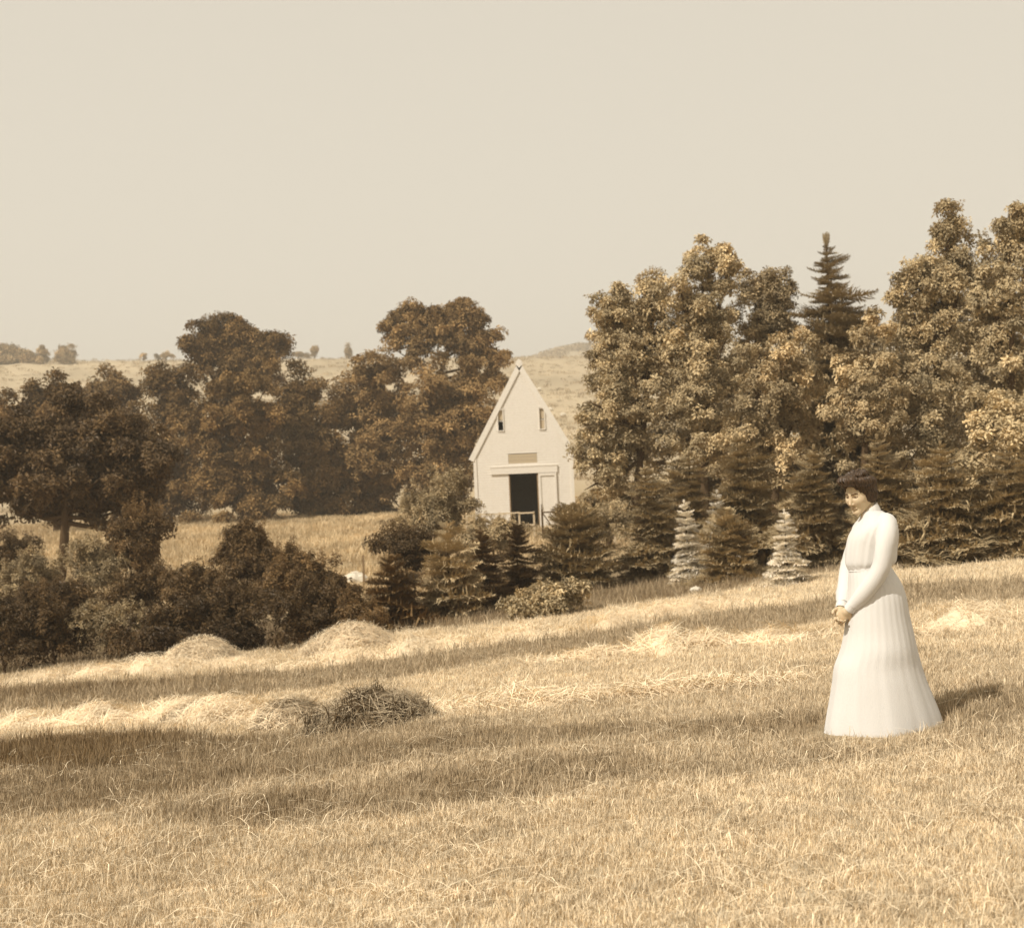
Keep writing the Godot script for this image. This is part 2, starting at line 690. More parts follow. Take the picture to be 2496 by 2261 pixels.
func make_far_hill() -> void:
	var b := Build.new()
	var rows := 14
	var px := 60
	var grid: Array = []
	for j in rows:
		var row: Array = []
		for i in px:
			var x := -900.0 + 1800.0 * i / (px - 1)
			var t := j / (rows - 1.0)
			var z := -700.0 - 400.0 * t
			var h := ridge_h(x) * sin(clampf(t * 1.25, 0, 1) * PI * 0.5) - 40.0 * smoothstep(0.8, 1.0, t)
			row.append(Vector3(x, h - 8.0 * (1.0 - t), z))
		grid.append(row)
	for j in rows - 1:
		for i in px - 1:
			var g := 1.0 + 0.15 * wobble.get_noise_2d(i * 0.4, j * 0.4)
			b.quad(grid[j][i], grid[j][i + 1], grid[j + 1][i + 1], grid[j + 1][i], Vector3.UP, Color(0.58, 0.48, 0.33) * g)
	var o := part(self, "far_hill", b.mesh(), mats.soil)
	o.set_meta("kind", "structure")
	# woods on the far ridge, one hazy mass
	var where: Array = []
	var cols := PackedColorArray()
	rng.seed = 77
	for k in 1800:
		var x := rng.randf_range(-60.0, 140.0)
		var t := rng.randf_range(0.40, 0.80)
		if wobble.get_noise_2d(x * 0.03, t * 4.0) < -0.2:
			continue
		var h := ridge_h(x) * sin(clampf(t * 1.25, 0, 1) * PI * 0.5) - 8.0 * (1.0 - t)
		var s := rng.randf_range(3.0, 5.5)
		for q in 2:
			where.append(Transform3D(Basis(Vector3.UP, rng.randf() * TAU).scaled(Vector3.ONE * s), Vector3(x + rng.randf_range(-3, 3), h + s * (0.2 + 0.3 * q), -700.0 - 400.0 * t)))
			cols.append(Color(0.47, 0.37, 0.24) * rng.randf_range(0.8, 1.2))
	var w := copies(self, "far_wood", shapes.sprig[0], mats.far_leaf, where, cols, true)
	w.name = "far_wood"
	tag(w, "hazy pale wood on the farthest ridge above the white barn", "wood")


func make_grass() -> void:
	rng.seed = 100
	var sets := [[], [], []]
	var tints := [PackedColorArray(), PackedColorArray(), PackedColorArray()]
	# [from, to, tufts per square metre, size]
	var hem := stand(1950.0 + 430.0 / 2.4675, 8.25)
	for zone in [[3.6, 7.0, 900.0, 0.9], [7.0, 11.0, 620.0, 1.05], [11.0, 17.0, 330.0, 1.35], [17.0, 36.0, 110.0, 2.1]]:
		var half: float = 0.46
		var area: float = half * (zone[1] * zone[1] - zone[0] * zone[0])
		var count := int(area * zone[2])
		for i in count:
			var d: float = sqrt(lerpf(zone[0] * zone[0], zone[1] * zone[1], rng.randf()))
			var x: float = rng.randf_range(-half, half) * d * 1.0
			var z := -d
			var t := tone(x, z)
			var s: float = zone[3] * rng.randf_range(0.7, 1.35)
			var to_hem := Vector2((x - hem.x) / 0.37, (z - hem.z) / 0.31).length()
			if to_hem < 1.0:
				continue
			if to_hem < 1.6:
				s *= 0.6
			var tall := rng.randf() < 0.03 + 0.14 * (1.0 - t)
			var k := 2 if tall else rng.randi() % 2
			var lift := 1.0 + 0.5 * (1.0 - t)
			var bs := Basis(Vector3.UP, rng.randf() * TAU).scaled(Vector3(s, s * lift, s))
			bs = Basis(Vector3(rng.randf_range(-1, 1), 0, rng.randf_range(-1, 1)).normalized(), rng.randf() * 0.35) * bs
			sets[k].append(Transform3D(bs, Vector3(x, ground_h(x, z), z)))
			var patch := 1.0 + 0.2 * fine.get_noise_2d(x * 5.0, z * 5.0)
			tints[k].append(STUBBLE.lerp(STRAW, clampf(t + rng.randf_range(-0.12, 0.12), 0, 1.1)) * patch * rng.randf_range(0.78, 1.15))
	copies(self, "stubble", shapes.tuft[0], mats.grass, sets[0], tints[0], true)
	copies(self, "stubble_001", shapes.tuft[1], mats.grass, sets[1], tints[1], true)
	copies(self, "long_grass", shapes.tall_tuft[0], mats.grass, sets[2], tints[2], true)
	for n in ["stubble", "stubble_001"]:
		tag(get_node(n), "short pale stubble covering the mown field", "grass", "stubble of the mown field")
	tag(get_node("long_grass"), "scattered longer blades standing out of the mown stubble", "grass")
	# loose straws left lying on the stubble
	var where: Array = []
	var cols := PackedColorArray()
	for i in 3000:
		var d := sqrt(lerpf(14.0, 600.0, pow(rng.randf(), 1.4)))
		var x := rng.randf_range(-0.46, 0.46) * d
		var t := tone(x, -d)
		if rng.randf() > 0.25 + 0.75 * t or Vector2((x - hem.x) / 0.65, (-d - hem.z) / 0.6).length() < 1.0:
			continue
		where.append(Transform3D(Basis(Vector3.UP, rng.randf() * TAU).scaled(Vector3.ONE * rng.randf_range(0.5, 1.1)), Vector3(x, ground_h(x, -d) + rng.randf_range(0.02, 0.06), -d)))
		cols.append(STRAW * rng.randf_range(0.8, 1.1))
	var o := copies(self, "loose_straw", shapes.long_wisp[0], mats.hay, where, cols, true)
	tag(o, "loose dry straws lying about on the stubble", "straw")
	# the meadow beyond the bushes
	where = []
	cols = PackedColorArray()
	for i in 16000:
		var d := sqrt(lerpf(1600.0, 12500.0, rng.randf()))
		var x := rng.randf_range(-0.46, 0.1) * d
		var s := rng.randf_range(0.8, 1.6)
		where.append(Transform3D(Basis(Vector3.UP, rng.randf() * TAU).scaled(Vector3.ONE * s), Vector3(x, ground_h(x, -d), -d)))
		cols.append(Color(0.62, 0.48, 0.29) * rng.randf_range(0.8, 1.2) * (1.0 + 0.3 * wobble.get_noise_2d(x * 0.1, d * 0.1)))
	o = copies(self, "meadow_grass", shapes.meadow_tuft[0], mats.grass, where, cols, true)
	tag(o, "grass of the meadow lying before the left woods", "grass")
	where = []
	cols = PackedColorArray()
	for i in 9000:
		var d := rng.randf_range(140.0, 470.0)
		var x := rng.randf_range(-0.42, 0.10) * d
		var n := wobble.get_noise_2d(x * 0.035, d * 0.05)
		if n < -0.05 and rng.randf() < 0.7:
			continue
		var s := rng.randf_range(1.5, 4.0)
		where.append(Transform3D(Basis(Vector3.UP, rng.randf() * TAU).scaled(Vector3(s * 1.6, s * 0.8, s * 1.6)), Vector3(x, ground_h(x, -d), -d)))
		cols.append(Color(0.56, 0.45, 0.30) * rng.randf_range(0.6, 1.15))
	o = copies(self, "pasture_grass", shapes.meadow_tuft[0], mats.grass, where, cols, true)
	tag(o, "tufted rough grass of the pale hillside pasture", "grass")


# ---------------------------------------------------------------- hay
func strew(parent: Node3D, called: String, pts: Array, tone_of: Array, size: float) -> void:
	# pts: Array of [position relative to parent, outward normal]
	var where: Array = []
	var cols := PackedColorArray()
	for k in pts.size():
		var p: Vector3 = pts[k][0]
		var n: Vector3 = pts[k][1]
		var t := Basis(Vector3.UP, rng.randf() * TAU)
		var axis := Vector3.UP.cross(n)
		if axis.length() > 0.01:
			t = Basis(axis.normalized(), Vector3.UP.angle_to(n) * 0.9) * t
		where.append(Transform3D(t.scaled(Vector3.ONE * size * rng.randf_range(0.7, 1.3)), p))
		var c: Color = tone_of[k]
		cols.append(c * rng.randf_range(0.8, 1.18))
	copies(parent, called, shapes.wisp[rng.randi() % 2], mats.hay, where, cols, true)


func haycock(px: float, py: float, width_px: float, height_px: float, green: float, label: String, salt: int) -> void:
	rng.seed = salt
	var base := meet(px, py)
	var d := -base.z
	var rx := width_px * 0.5 * d / FOCAL
	var hy := height_px * d / FOCAL
	var rz := rx * 0.8
	var o := thing("haycock", base, label, "haycock", "haycocks on the mown field")
	var b := Build.new()
	var rings := 12
	var segs := 36
	var pos: Array = []
	var pts: Array = []
	var tones: Array = []
	for j in rings + 1:
		var row: Array = []
		var t := float(j) / rings
		for i in segs:
			var a := TAU * i / segs
			var lump := 1.0 + 0.40 * wobble.get_noise_2d(cos(a) * 1.6 + salt, sin(a) * 1.6 + t * 1.5)
			var rr := pow(t, 0.85) * lump
			var p := Vector3(cos(a) * rx * rr, 0, sin(a) * rz * rr)
			p.y = hy * pow(maxf(0.0, 1.0 - t * t), 0.9) * (1.0 + 0.5 * wobble.get_noise_2d(cos(a) * t * 2.5 + 9.0, sin(a) * t * 2.5 + salt))
			p.y += ground_h(base.x + p.x, base.z + p.z) - base.y - 0.03 * t
			row.append(p)
		pos.append(row)
	var col := STUBBLE.lerp(STRAW, 1.0 - green) * 0.6
	for j in rings:
		for i in segs:
			var k := (i + 1) % segs
			b.quad(pos[j][i], pos[j][k], pos[j + 1][k], pos[j + 1][i], (pos[j][i] + Vector3(0, hy, 0)).normalized(), col)
	part(o, "heap", b.mesh(), mats.hay)
	for k in int(900 * rx):
		var j := int(sqrt(rng.randf()) * rings * 0.999)
		var i := rng.randi() % segs
		var p: Vector3 = pos[j][i].lerp(pos[j + 1][(i + 1) % segs], rng.randf())
		pts.append([p, Vector3(p.x / rx, 0.9, p.z / rz).normalized()])
		var patch := clampf(green + 0.9 * wobble.get_noise_3d(p.x * 2.2, p.y * 2.2 + salt, p.z * 2.2), 0.0, 1.0)
		tones.append((STUBBLE * 0.6).lerp(STRAW, 1.0 - patch))
	strew(o, "strands", pts, tones, 0.85 + 0.02 * d)
	if green > 0.5:
		var where: Array = []
		var cols := PackedColorArray()
		for k in int(420 * rx):
			var p: Vector3 = pts[k % pts.size()][0]
			if wobble.get_noise_2d(p.x * 2.0 + salt, p.y * 3.0) < -0.1:
				continue
			var lean := Basis(Vector3(rng.randf_range(-1, 1), 0, rng.randf_range(-1, 1)).normalized(), rng.randf_range(0.1, 0.9))
			where.append(Transform3D((lean * Basis(Vector3.UP, rng.randf() * TAU)).scaled(Vector3.ONE * rng.randf_range(1.2, 2.2)), p))
			cols.append(Color(0.10, 0.064, 0.028) * rng.randf_range(0.5, 1.5))
		copies(o, "bristling_grass", shapes.tall_tuft[0], mats.grass, where, cols, true)


func windrow(line: Array, width: float, height: float, label: String, salt: int) -> void:
	rng.seed = salt
	var path: Array = []
	for p in line:
		path.append(meet(p[0], p[1]))
	var root: Vector3 = path[0]
	var o := thing("hay_windrow", root, label, "windrow", "windrows of drying hay")
	var spine: Array = []
	for k in path.size() - 1:
		var steps := int((path[k + 1] - path[k]).length() / 0.25) + 1
		for s in steps:
			spine.append(path[k].lerp(path[k + 1], float(s) / steps))
	var b := Build.new()
	var across := 9
	var rows: Array = []
	var pts: Array = []
	var tones: Array = []
	for k in spine.size():
		var p: Vector3 = spine[k]
		var q: Vector3 = spine[mini(k + 1, spine.size() - 1)] if k < spine.size() - 1 else p + (p - spine[k - 1])
		var dir := Vector3(q.x - p.x, 0, q.z - p.z).normalized()
		var side := Vector3(-dir.z, 0, dir.x)
		var fade := smoothstep(0.0, 5.0, float(k)) * smoothstep(0.0, 5.0, float(spine.size() - 1 - k))
		var hh := height * fade * maxf(0.1, 0.9 + 1.8 * wobble.get_noise_2d(k * 0.3 + salt, 3.0))
		var ww := width * (0.75 + 0.5 * wobble.get_noise_2d(k * 0.22, salt + 20.0))
		var drift := 0.25 * wobble.get_noise_2d(k * 0.2 + 50.0, salt)
		var row: Array = []
		for i in across:
			var t := 2.0 * i / (across - 1) - 1.0
			var w := p + side * (t * ww * 0.5 + drift)
			w.y = ground_h(w.x, w.z) - 0.02 + hh * pow(1.0 - t * t, 0.7) * (1.0 + 0.4 * fine.get_noise_2d(k * 1.1, i * 1.3 + salt))
			row.append(w - root)
			if i > 0 and i < across - 1:
				for z in 3:
					pts.append([w - root + Vector3(rng.randf_range(-0.12, 0.12), 0.015, rng.randf_range(-0.12, 0.12)), (side * t + Vector3.UP).normalized()])
					tones.append(STUBBLE.lerp(STRAW, clampf(1.0 + 0.5 * wobble.get_noise_2d(w.x * 1.3, w.z * 1.3), 0.45, 1.1)))
		rows.append(row)
	for k in rows.size() - 1:
		for i in across - 1:
			b.quad(rows[k][i], rows[k][i + 1], rows[k + 1][i + 1], rows[k + 1][i], Vector3.UP, STRAW * 0.75)
	part(o, "hay_bed", b.mesh(), mats.hay)
	strew(o, "strands", pts, tones, 1.1)


func make_hay() -> void:
	windrow([[40, 1672], [350, 1646], [690, 1618]], 1.3, 0.16, "low pale windrow at the far left, before the two small haycocks", 51)
	windrow([[640, 1640], [900, 1610], [1150, 1588], [1450, 1545], [1700, 1500], [2060, 1452]], 1.3, 0.17, "long lumpy windrow running across the middle of the field towards the young spruces", 52)
	windrow([[1300, 1620], [1500, 1598], [1760, 1575], [2080, 1548]], 1.0, 0.14, "lumpy windrow ending just behind the woman's skirt on its left", 53)
	windrow([[2180, 1560], [2350, 1532], [2540, 1498]], 1.0, 0.2, "ruffled windrow at the right edge behind the woman", 54)
	windrow([[-60, 1778], [250, 1758], [480, 1742], [700, 1752]], 1.1, 0.13, "near windrow at the left edge leading to the dark haycock", 55)
	windrow([[1030, 1742], [1300, 1724], [1600, 1700], [2000, 1655]], 0.45, 0.06, "thin bright windrow between the dark haycock and the woman", 56)
	haycock(495, 1612, 190, 46, 0.10, "rounded pale haycock against the dark bushes on the left", 61)
	haycock(850, 1588, 215, 52, 0.02, "pale haycock with a peaked top beside the clipped dark shrub", 62)
	haycock(895, 1776, 310, 74, 0.80, "large dark green haycock with bristling grass, nearest to the camera", 63)
	haycock(705, 1766, 160, 46, 0.5, "small half-green haycock leaning on the large dark one", 64)
	haycock(480, 1748, 190, 24, 0.35, "flat low haycock in the near windrow on the left", 65)


# ---------------------------------------------------------------- barn and fences
const BARN_TURN := 0.0


func make_barn() -> void:
	var base := stand(1283, 65.0)
	var o := thing("barn", base - Vector3(0, 0.1, 0), "white gabled barn with a dark open doorway and two narrow loft windows", "barn")
	o.rotation.y = -BARN_TURN
	var hw := 2.52       # half width
	var eave := 4.25
	var apex := 8.75
	var deep := 9.0
	# front wall as courses of clapboards, with the openings left out
	var holes := [[-0.78, 0.72, 0.0, 3.1], [-0.76, 0.72, 3.62, 4.14], [-1.19, -0.95, 5.36, 6.42], [0.93, 1.17, 5.36, 6.42]]
	var b := Build.new()
	var course := 0.13
	var y := 0.0
	var k := 0
	while y < apex - 0.15:
		var cuts := [y, y + course]
		var mid := y + course * 0.5
		var reach := hw if mid < eave else hw * (apex - 0.12 - mid) / (apex - 0.12 - eave)
		var spans := [[-reach, reach]]
		for h in holes:
			if mid > h[2] and mid < h[3]:
				var cut: Array = []
				for s in spans:
					if h[0] > s[0] and h[0] < s[1]:
						cut.append([s[0], h[0]])
						cut.append([h[1], s[1]])
					else:
						cut.append(s)
				spans = cut
		for s in spans:
			if s[1] - s[0] < 0.02:
				continue
			var lap := 0.016
			b.quad(Vector3(s[0], y, lap), Vector3(s[1], y, lap), Vector3(s[1], y + course, 0.002), Vector3(s[0], y + course, 0.002), Vector3.BACK)
			b.quad(Vector3(s[0], y, lap), Vector3(s[1], y, lap), Vector3(s[1], y, 0.0), Vector3(s[0], y, 0.0), Vector3.DOWN)
			b.quad(Vector3(s[0], y, -0.12), Vector3(s[1], y, -0.12), Vector3(s[1], y + course, -0.12), Vector3(s[0], y + course, -0.12), Vector3.FORWARD)
			for e in s:
				b.quad(Vector3(e, y, -0.12), Vector3(e, y, lap), Vector3(e, y + course, 0.002), Vector3(e, y + course, -0.12), Vector3.RIGHT * (1.0 if e == s[1] else -1.0))
		y += course
		k += 1
	part(o, "front_wall", b.mesh(), mats.paint)
	# side and back walls
	for s in [-1.0, 1.0]:
		var w := Build.new()
		y = 0.0
		while y < eave - 0.01:
			var x0: float = s * hw
			w.quad(Vector3(x0 + s * 0.014, y, -0.13), Vector3(x0 + s * 0.014, y, -deep), Vector3(x0, y + course, -deep), Vector3(x0, y + course, -0.13), Vector3(s, 0, 0))
			w.quad(Vector3(x0 + s * 0.014, y, -0.13), Vector3(x0 + s * 0.014, y, -deep), Vector3(x0, y, -deep), Vector3(x0, y, -0.13), Vector3.DOWN)
			y += course
		w.box(Transform3D(Basis(), Vector3(s * (hw - 0.062), eave * 0.5, -deep * 0.5 - 0.065)), Vector3(0.12, eave, deep - 0.13))
		part(o, "side_wall", w.mesh(), mats.paint)
	var back := Build.new()
	back.box(Transform3D(Basis(), Vector3(0, eave * 0.5, -deep - 0.06)), Vector3(hw * 2, eave, 0.12))
	back.flat(Vector3(-hw, eave, -deep - 0.06), Vector3(hw, eave, -deep - 0.06), Vector3(0, apex, -deep - 0.06), Vector3.FORWARD)
	part(o, "back_wall", back.mesh(), mats.paint)
	var fl := Build.new()
	fl.box(Transform3D(Basis(), Vector3(0, 0.03, -deep * 0.5)), Vector3(hw * 2 - 0.26, 0.06, deep - 0.26))
	fl.box(Transform3D(Basis(), Vector3(0, 3.3, -deep * 0.5)), Vector3(hw * 2 - 0.26, 0.08, deep - 0.3))
	part(o, "floor", fl.mesh(), mats.dark_wood)
	# steep roof: two slopes with overhanging eaves, white rakes
	var slope := Vector2(hw, eave - apex).length()
	for s in [-1.0, 1.0]:
		var dir := Vector3(s * hw, eave - apex, 0).normalized()
		var up := Vector3(-dir.y * s, absf(dir.x), 0) if s > 0 else Vector3(dir.y, absf(dir.x), 0)
		up = Vector3(s * absf(dir.y), absf(dir.x), 0)
		var long := slope + 0.36
		var r := Build.new()
		var n := 26
		for i in n:
			var t0 := long * i / n
			var t1 := long * (i + 1) / n
			var a := Vector3(0, apex, 0) + dir * t0 + up * 0.06
			var c := Vector3(0, apex, 0) + dir * t1 + up * 0.085
			r.quad(Vector3(a.x, a.y, 0.05), Vector3(a.x, a.y, -deep - 0.3), Vector3(c.x, c.y, -deep - 0.3), Vector3(c.x, c.y, 0.05), up)
			r.quad(Vector3(c.x, c.y, 0.05), Vector3(c.x, c.y, -deep - 0.3), Vector3(c.x, c.y, -deep - 0.3) - up * 0.03, Vector3(c.x, c.y, 0.05) - up * 0.03, dir)
		var lo := Vector3(0, apex, 0) + dir * long
		r.quad(Vector3(0, apex, 0.05), Vector3(0, apex, -deep - 0.3), Vector3(lo.x, lo.y, -deep - 0.3), Vector3(lo.x, lo.y, 0.05), -up)
		part(o, "roof_slope", r.mesh(), mats.shingle)
		var rake := Build.new()
		var q := Basis(dir, up, dir.cross(up))
		rake.box(Transform3D(q, Vector3(0, apex, 0.0) + dir * (long * 0.5) - up * 0.055 + Vector3(0, 0, 0.045)), Vector3(long + 0.05, 0.27, 0.05))
		part(o, "rake_board", rake.mesh(), mats.paint)
		if s > 0.0:
			var cap := Build.new()
			cap.box(Transform3D(Basis(Vector3.BACK, PI / 4), Vector3(0, apex + 0.07, -deep * 0.5 - 0.13)), Vector3(0.25, 0.25, deep + 0.47))
			cap.box(Transform3D(Basis(Vector3.BACK, PI / 4), Vector3(0, apex - 0.02, 0.065)), Vector3(0.30, 0.30, 0.075))
			part(o, "ridge_cap", cap.mesh(), mats.paint)
		var cb := Build.new()
		cb.box(Transform3D(Basis(), Vector3(s * (hw - 0.05), eave * 0.5, 0.02)), Vector3(0.16, eave, 0.05))
		part(o, "corner_board", cb.mesh(), mats.paint)
	# loft windows, the left one half open
	for i in 2:
		var x0: float = holes[2 + i][0]
		var x1: float = holes[2 + i][1]
		var cx := (x0 + x1) * 0.5
		var w := Build.new()
		for s in [-1.0, 1.0]:
			w.box(Transform3D(Basis(), Vector3(cx + s * 0.145, 5.89, 0.025)), Vector3(0.05, 1.16, 0.05))
			w.box(Transform3D(Basis(), Vector3(cx, 5.89 + s * 0.555, 0.028)), Vector3(0.34, 0.05, 0.052))
		w.box(Transform3D(Basis(), Vector3(cx, 5.84, -0.03)), Vector3(0.24, 0.035, 0.03))
		var win := part(o, "loft_window", w.mesh(), mats.paint)
		for s in ([1] if i == 0 else [0, 1]):
			var g := Build.new()
			g.box(Transform3D(Basis(), Vector3(cx, 5.61 + 0.53 * s, -0.04)), Vector3(0.235, 0.5, 0.008))
			part(win, "pane", g.mesh(), mats.boards)
	# boarded transom panel over the doorway
	var tr := Build.new()
	for j in 3:
		tr.box(Transform3D(Basis(), Vector3(-0.02, 3.71 + 0.17 * j, -0.02 + 0.004 * (j % 2))), Vector3(1.47, 0.16, 0.03))
	var panel := part(o, "transom_panel", tr.mesh(), mats.boards)
	panel.set_meta("label", "weathered board panel above the doorway")
	# track board and the leaf that slid to the right
	var track := Build.new()
	track.box(Transform3D(Basis(), Vector3(0.02, 3.29, 0.05)), Vector3(3.4, 0.34, 0.06))
	track.box(Transform3D(Basis(), Vector3(0.02, 3.47, 0.055)), Vector3(3.46, 0.03, 0.08))
	part(o, "door_track", track.mesh(), mats.paint)
	var leaf := part(o, "sliding_door", Build.new().mesh(), mats.paint)
	var lb := Build.new()
	lb.box(Transform3D(Basis(), Vector3(1.20, 1.6, 0.045)), Vector3(0.92, 3.0, 0.04))
	for s in [-1.0, 1.0]:
		lb.box(Transform3D(Basis(), Vector3(1.20 + s * 0.40, 1.6, 0.09)), Vector3(0.1, 3.0, 0.025))
		lb.box(Transform3D(Basis(), Vector3(1.20, 1.6 + s * 1.42, 0.092)), Vector3(0.7, 0.12, 0.025))
	leaf.mesh = lb.mesh()
	var handle := Build.new()
	handle.box(Transform3D(Basis(), Vector3(0.82, 1.4, 0.125)), Vector3(0.03, 0.22, 0.04))
	part(leaf, "handle", handle.mesh(), mats.iron)
	var jamb := Build.new()
	for s in [-1.0, 1.0]:
		jamb.box(Transform3D(Basis(), Vector3(-0.03 + s * 0.72, 1.55, -0.10)), Vector3(0.06, 3.1, 0.22))
	part(o, "door_jamb", jamb.mesh(), mats.old_wood)


func rail_between(b: Build, p: Vector3, q: Vector3, w: float, h: float) -> void:
	var dir := (q - p).normalized()
	var side := dir.cross(Vector3.UP).normalized()
	b.box(Transform3D(Basis(dir, side.cross(dir), side), (p + q) * 0.5), Vector3((q - p).length(), h, w))


func fence(label: String, px: Array, depths: Array, post_h: float, post_w: float, rails: Array, rail_w: float, rail_h: float, mat: Material) -> void:
	var feet: Array = []
	for k in px.size():
		feet.append(stand(px[k], depths[k]))
	var root: Vector3 = feet[0]
	var o := thing("rail_fence", root, label, "fence")
	for p in feet:
		var b := Build.new()
		b.box(Transform3D(Basis(), p - root + Vector3(0, post_h * 0.5 - 0.1, 0)), Vector3(post_w, post_h + 0.2, post_w))
		part(o, "post", b.mesh(), mat)
	for k in feet.size() - 1:
		for h in rails:
			var b := Build.new()
			var off := Vector3(0, h, 0.03 + post_w * 0.5)
			rail_between(b, feet[k] - root + off, feet[k + 1] - root + off + Vector3(0, rng.randf_range(-0.03, 0.03), 0), rail_w, rail_h)
			part(o, "rail", b.mesh(), mat)


func make_fences() -> void:
	rng.seed = 200
	fence("thin two-rail fence crossing in front of the barn wall left of its doorway", [1140, 1174, 1220, 1268, 1304], [60.5, 60.4, 60.2, 60.0, 59.8], 1.35, 0.09, [1.28, 0.75], 0.04, 0.07, mats.pale_wood)
	fence("pale rail fence of the yard right of the barn, before the grove", [1440, 1466, 1500, 1540], [52.0, 52.0, 51.0, 50.0], 1.2, 0.11, [0.55, 1.0], 0.05, 0.14, mats.pale_wood)
	fence("grey wire fence with thin posts at the near side of the meadow", [640, 760, 888, 1010], [46.0, 45.0, 44.0, 43.0], 1.25, 0.07, [1.05, 0.7], 0.012, 0.012, mats.old_wood)
	# board fence panel standing right of the barn
	var a := stand(1418, 58.0)
	var c := stand(1462, 57.0)
	var o := thing("board_fence", a, "grey board fence joining the barn's right corner, partly behind leaves", "fence")
	var dir := (c - a)
	var n := 9
	for k in n:
		var b := Build.new()
		var p := dir * ((k + 0.5) / n)
		p.y = ground_h(a.x + p.x, a.z + p.z) - a.y
		b.box(Transform3D(Basis(), p + Vector3(0, 0.75, 0)), Vector3(0.095, 1.5 + rng.randf_range(-0.03, 0.03), 0.025))
		part(o, "board", b.mesh(), mats.boards)
	# gate with a diagonal brace
	var g := stand(1324, 59.6)
	var e := stand(1366, 59.2)
	var go := thing("gate", g, "dark framed gate with a diagonal brace before the sliding door", "gate")
	var span := e - g
	span.y = 0.0
	var parts := [["post", Vector3.ZERO, Vector3(0, 1.45, 0), 0.09], ["post", span, span + Vector3(0, 1.45, 0), 0.09], ["rail", Vector3(0, 1.3, 0.06), span + Vector3(0, 1.3, 0.06), 0.07], ["rail", Vector3(0, 0.35, 0.06), span + Vector3(0, 0.35, 0.06), 0.07], ["brace", Vector3(0.04, 1.25, 0.10), span * 0.75 + Vector3(0, 0.38, 0.10), 0.055]]
	for s in parts:
		var b := Build.new()
		b.tube([s[1], s[2]], [s[3] * 0.5, s[3] * 0.5], 8)
		part(go, s[0], b.mesh(), mats.dark_wood)
	# pale stones at the edge of the lawn and among the bushes
	for st in [[1697, 1444, 12.0, "small white stone on the lawn at the foot of the left blue spruce"]]:
		var p := meet(st[0], st[1])
		var r: float = st[2] * -p.z / FOCAL
		var s := stone_mesh(r, 5)
		var q := part(self, "stone", s, mats.stone, p)
		tag(q, st[3], "stone")
	var sp := stand(868, 47.0)
	sp.y = ground_h(sp.x, sp.z)
	var big := part(self, "boulder", stone_mesh(0.42, 8), mats.stone, sp)
	tag(big, "pale sunlit boulder among the bushes below the meadow fence", "boulder")


func stone_mesh(r: float, salt: int) -> ArrayMesh:
	var b := Build.new()
	var n := 10
	var m := 16
	var grid: Array = []
	for j in n + 1:
		var row: Array = []
		for i in m:
			var a := TAU * i / m
			var e := PI * j / n - PI * 0.5
			var dir := Vector3(cos(a) * cos(e), sin(e), sin(a) * cos(e))
			var k := r * (1.0 + 0.35 * wobble.get_noise_3d(dir.x * 1.5 + salt, dir.y * 1.5, dir.z * 1.5))
			row.append(dir * k * Vector3(1.15, 0.8, 0.9) + Vector3(0, r * 0.45, 0))
		grid.append(row)
	for j in n:
		for i in m:
			var q := (i + 1) % m
			b.quad(grid[j][i], grid[j][q], grid[j + 1][q], grid[j + 1][i], (grid[j][i] + grid[j + 1][q]) * 0.5 - Vector3(0, r * 0.45, 0))
	return b.mesh()


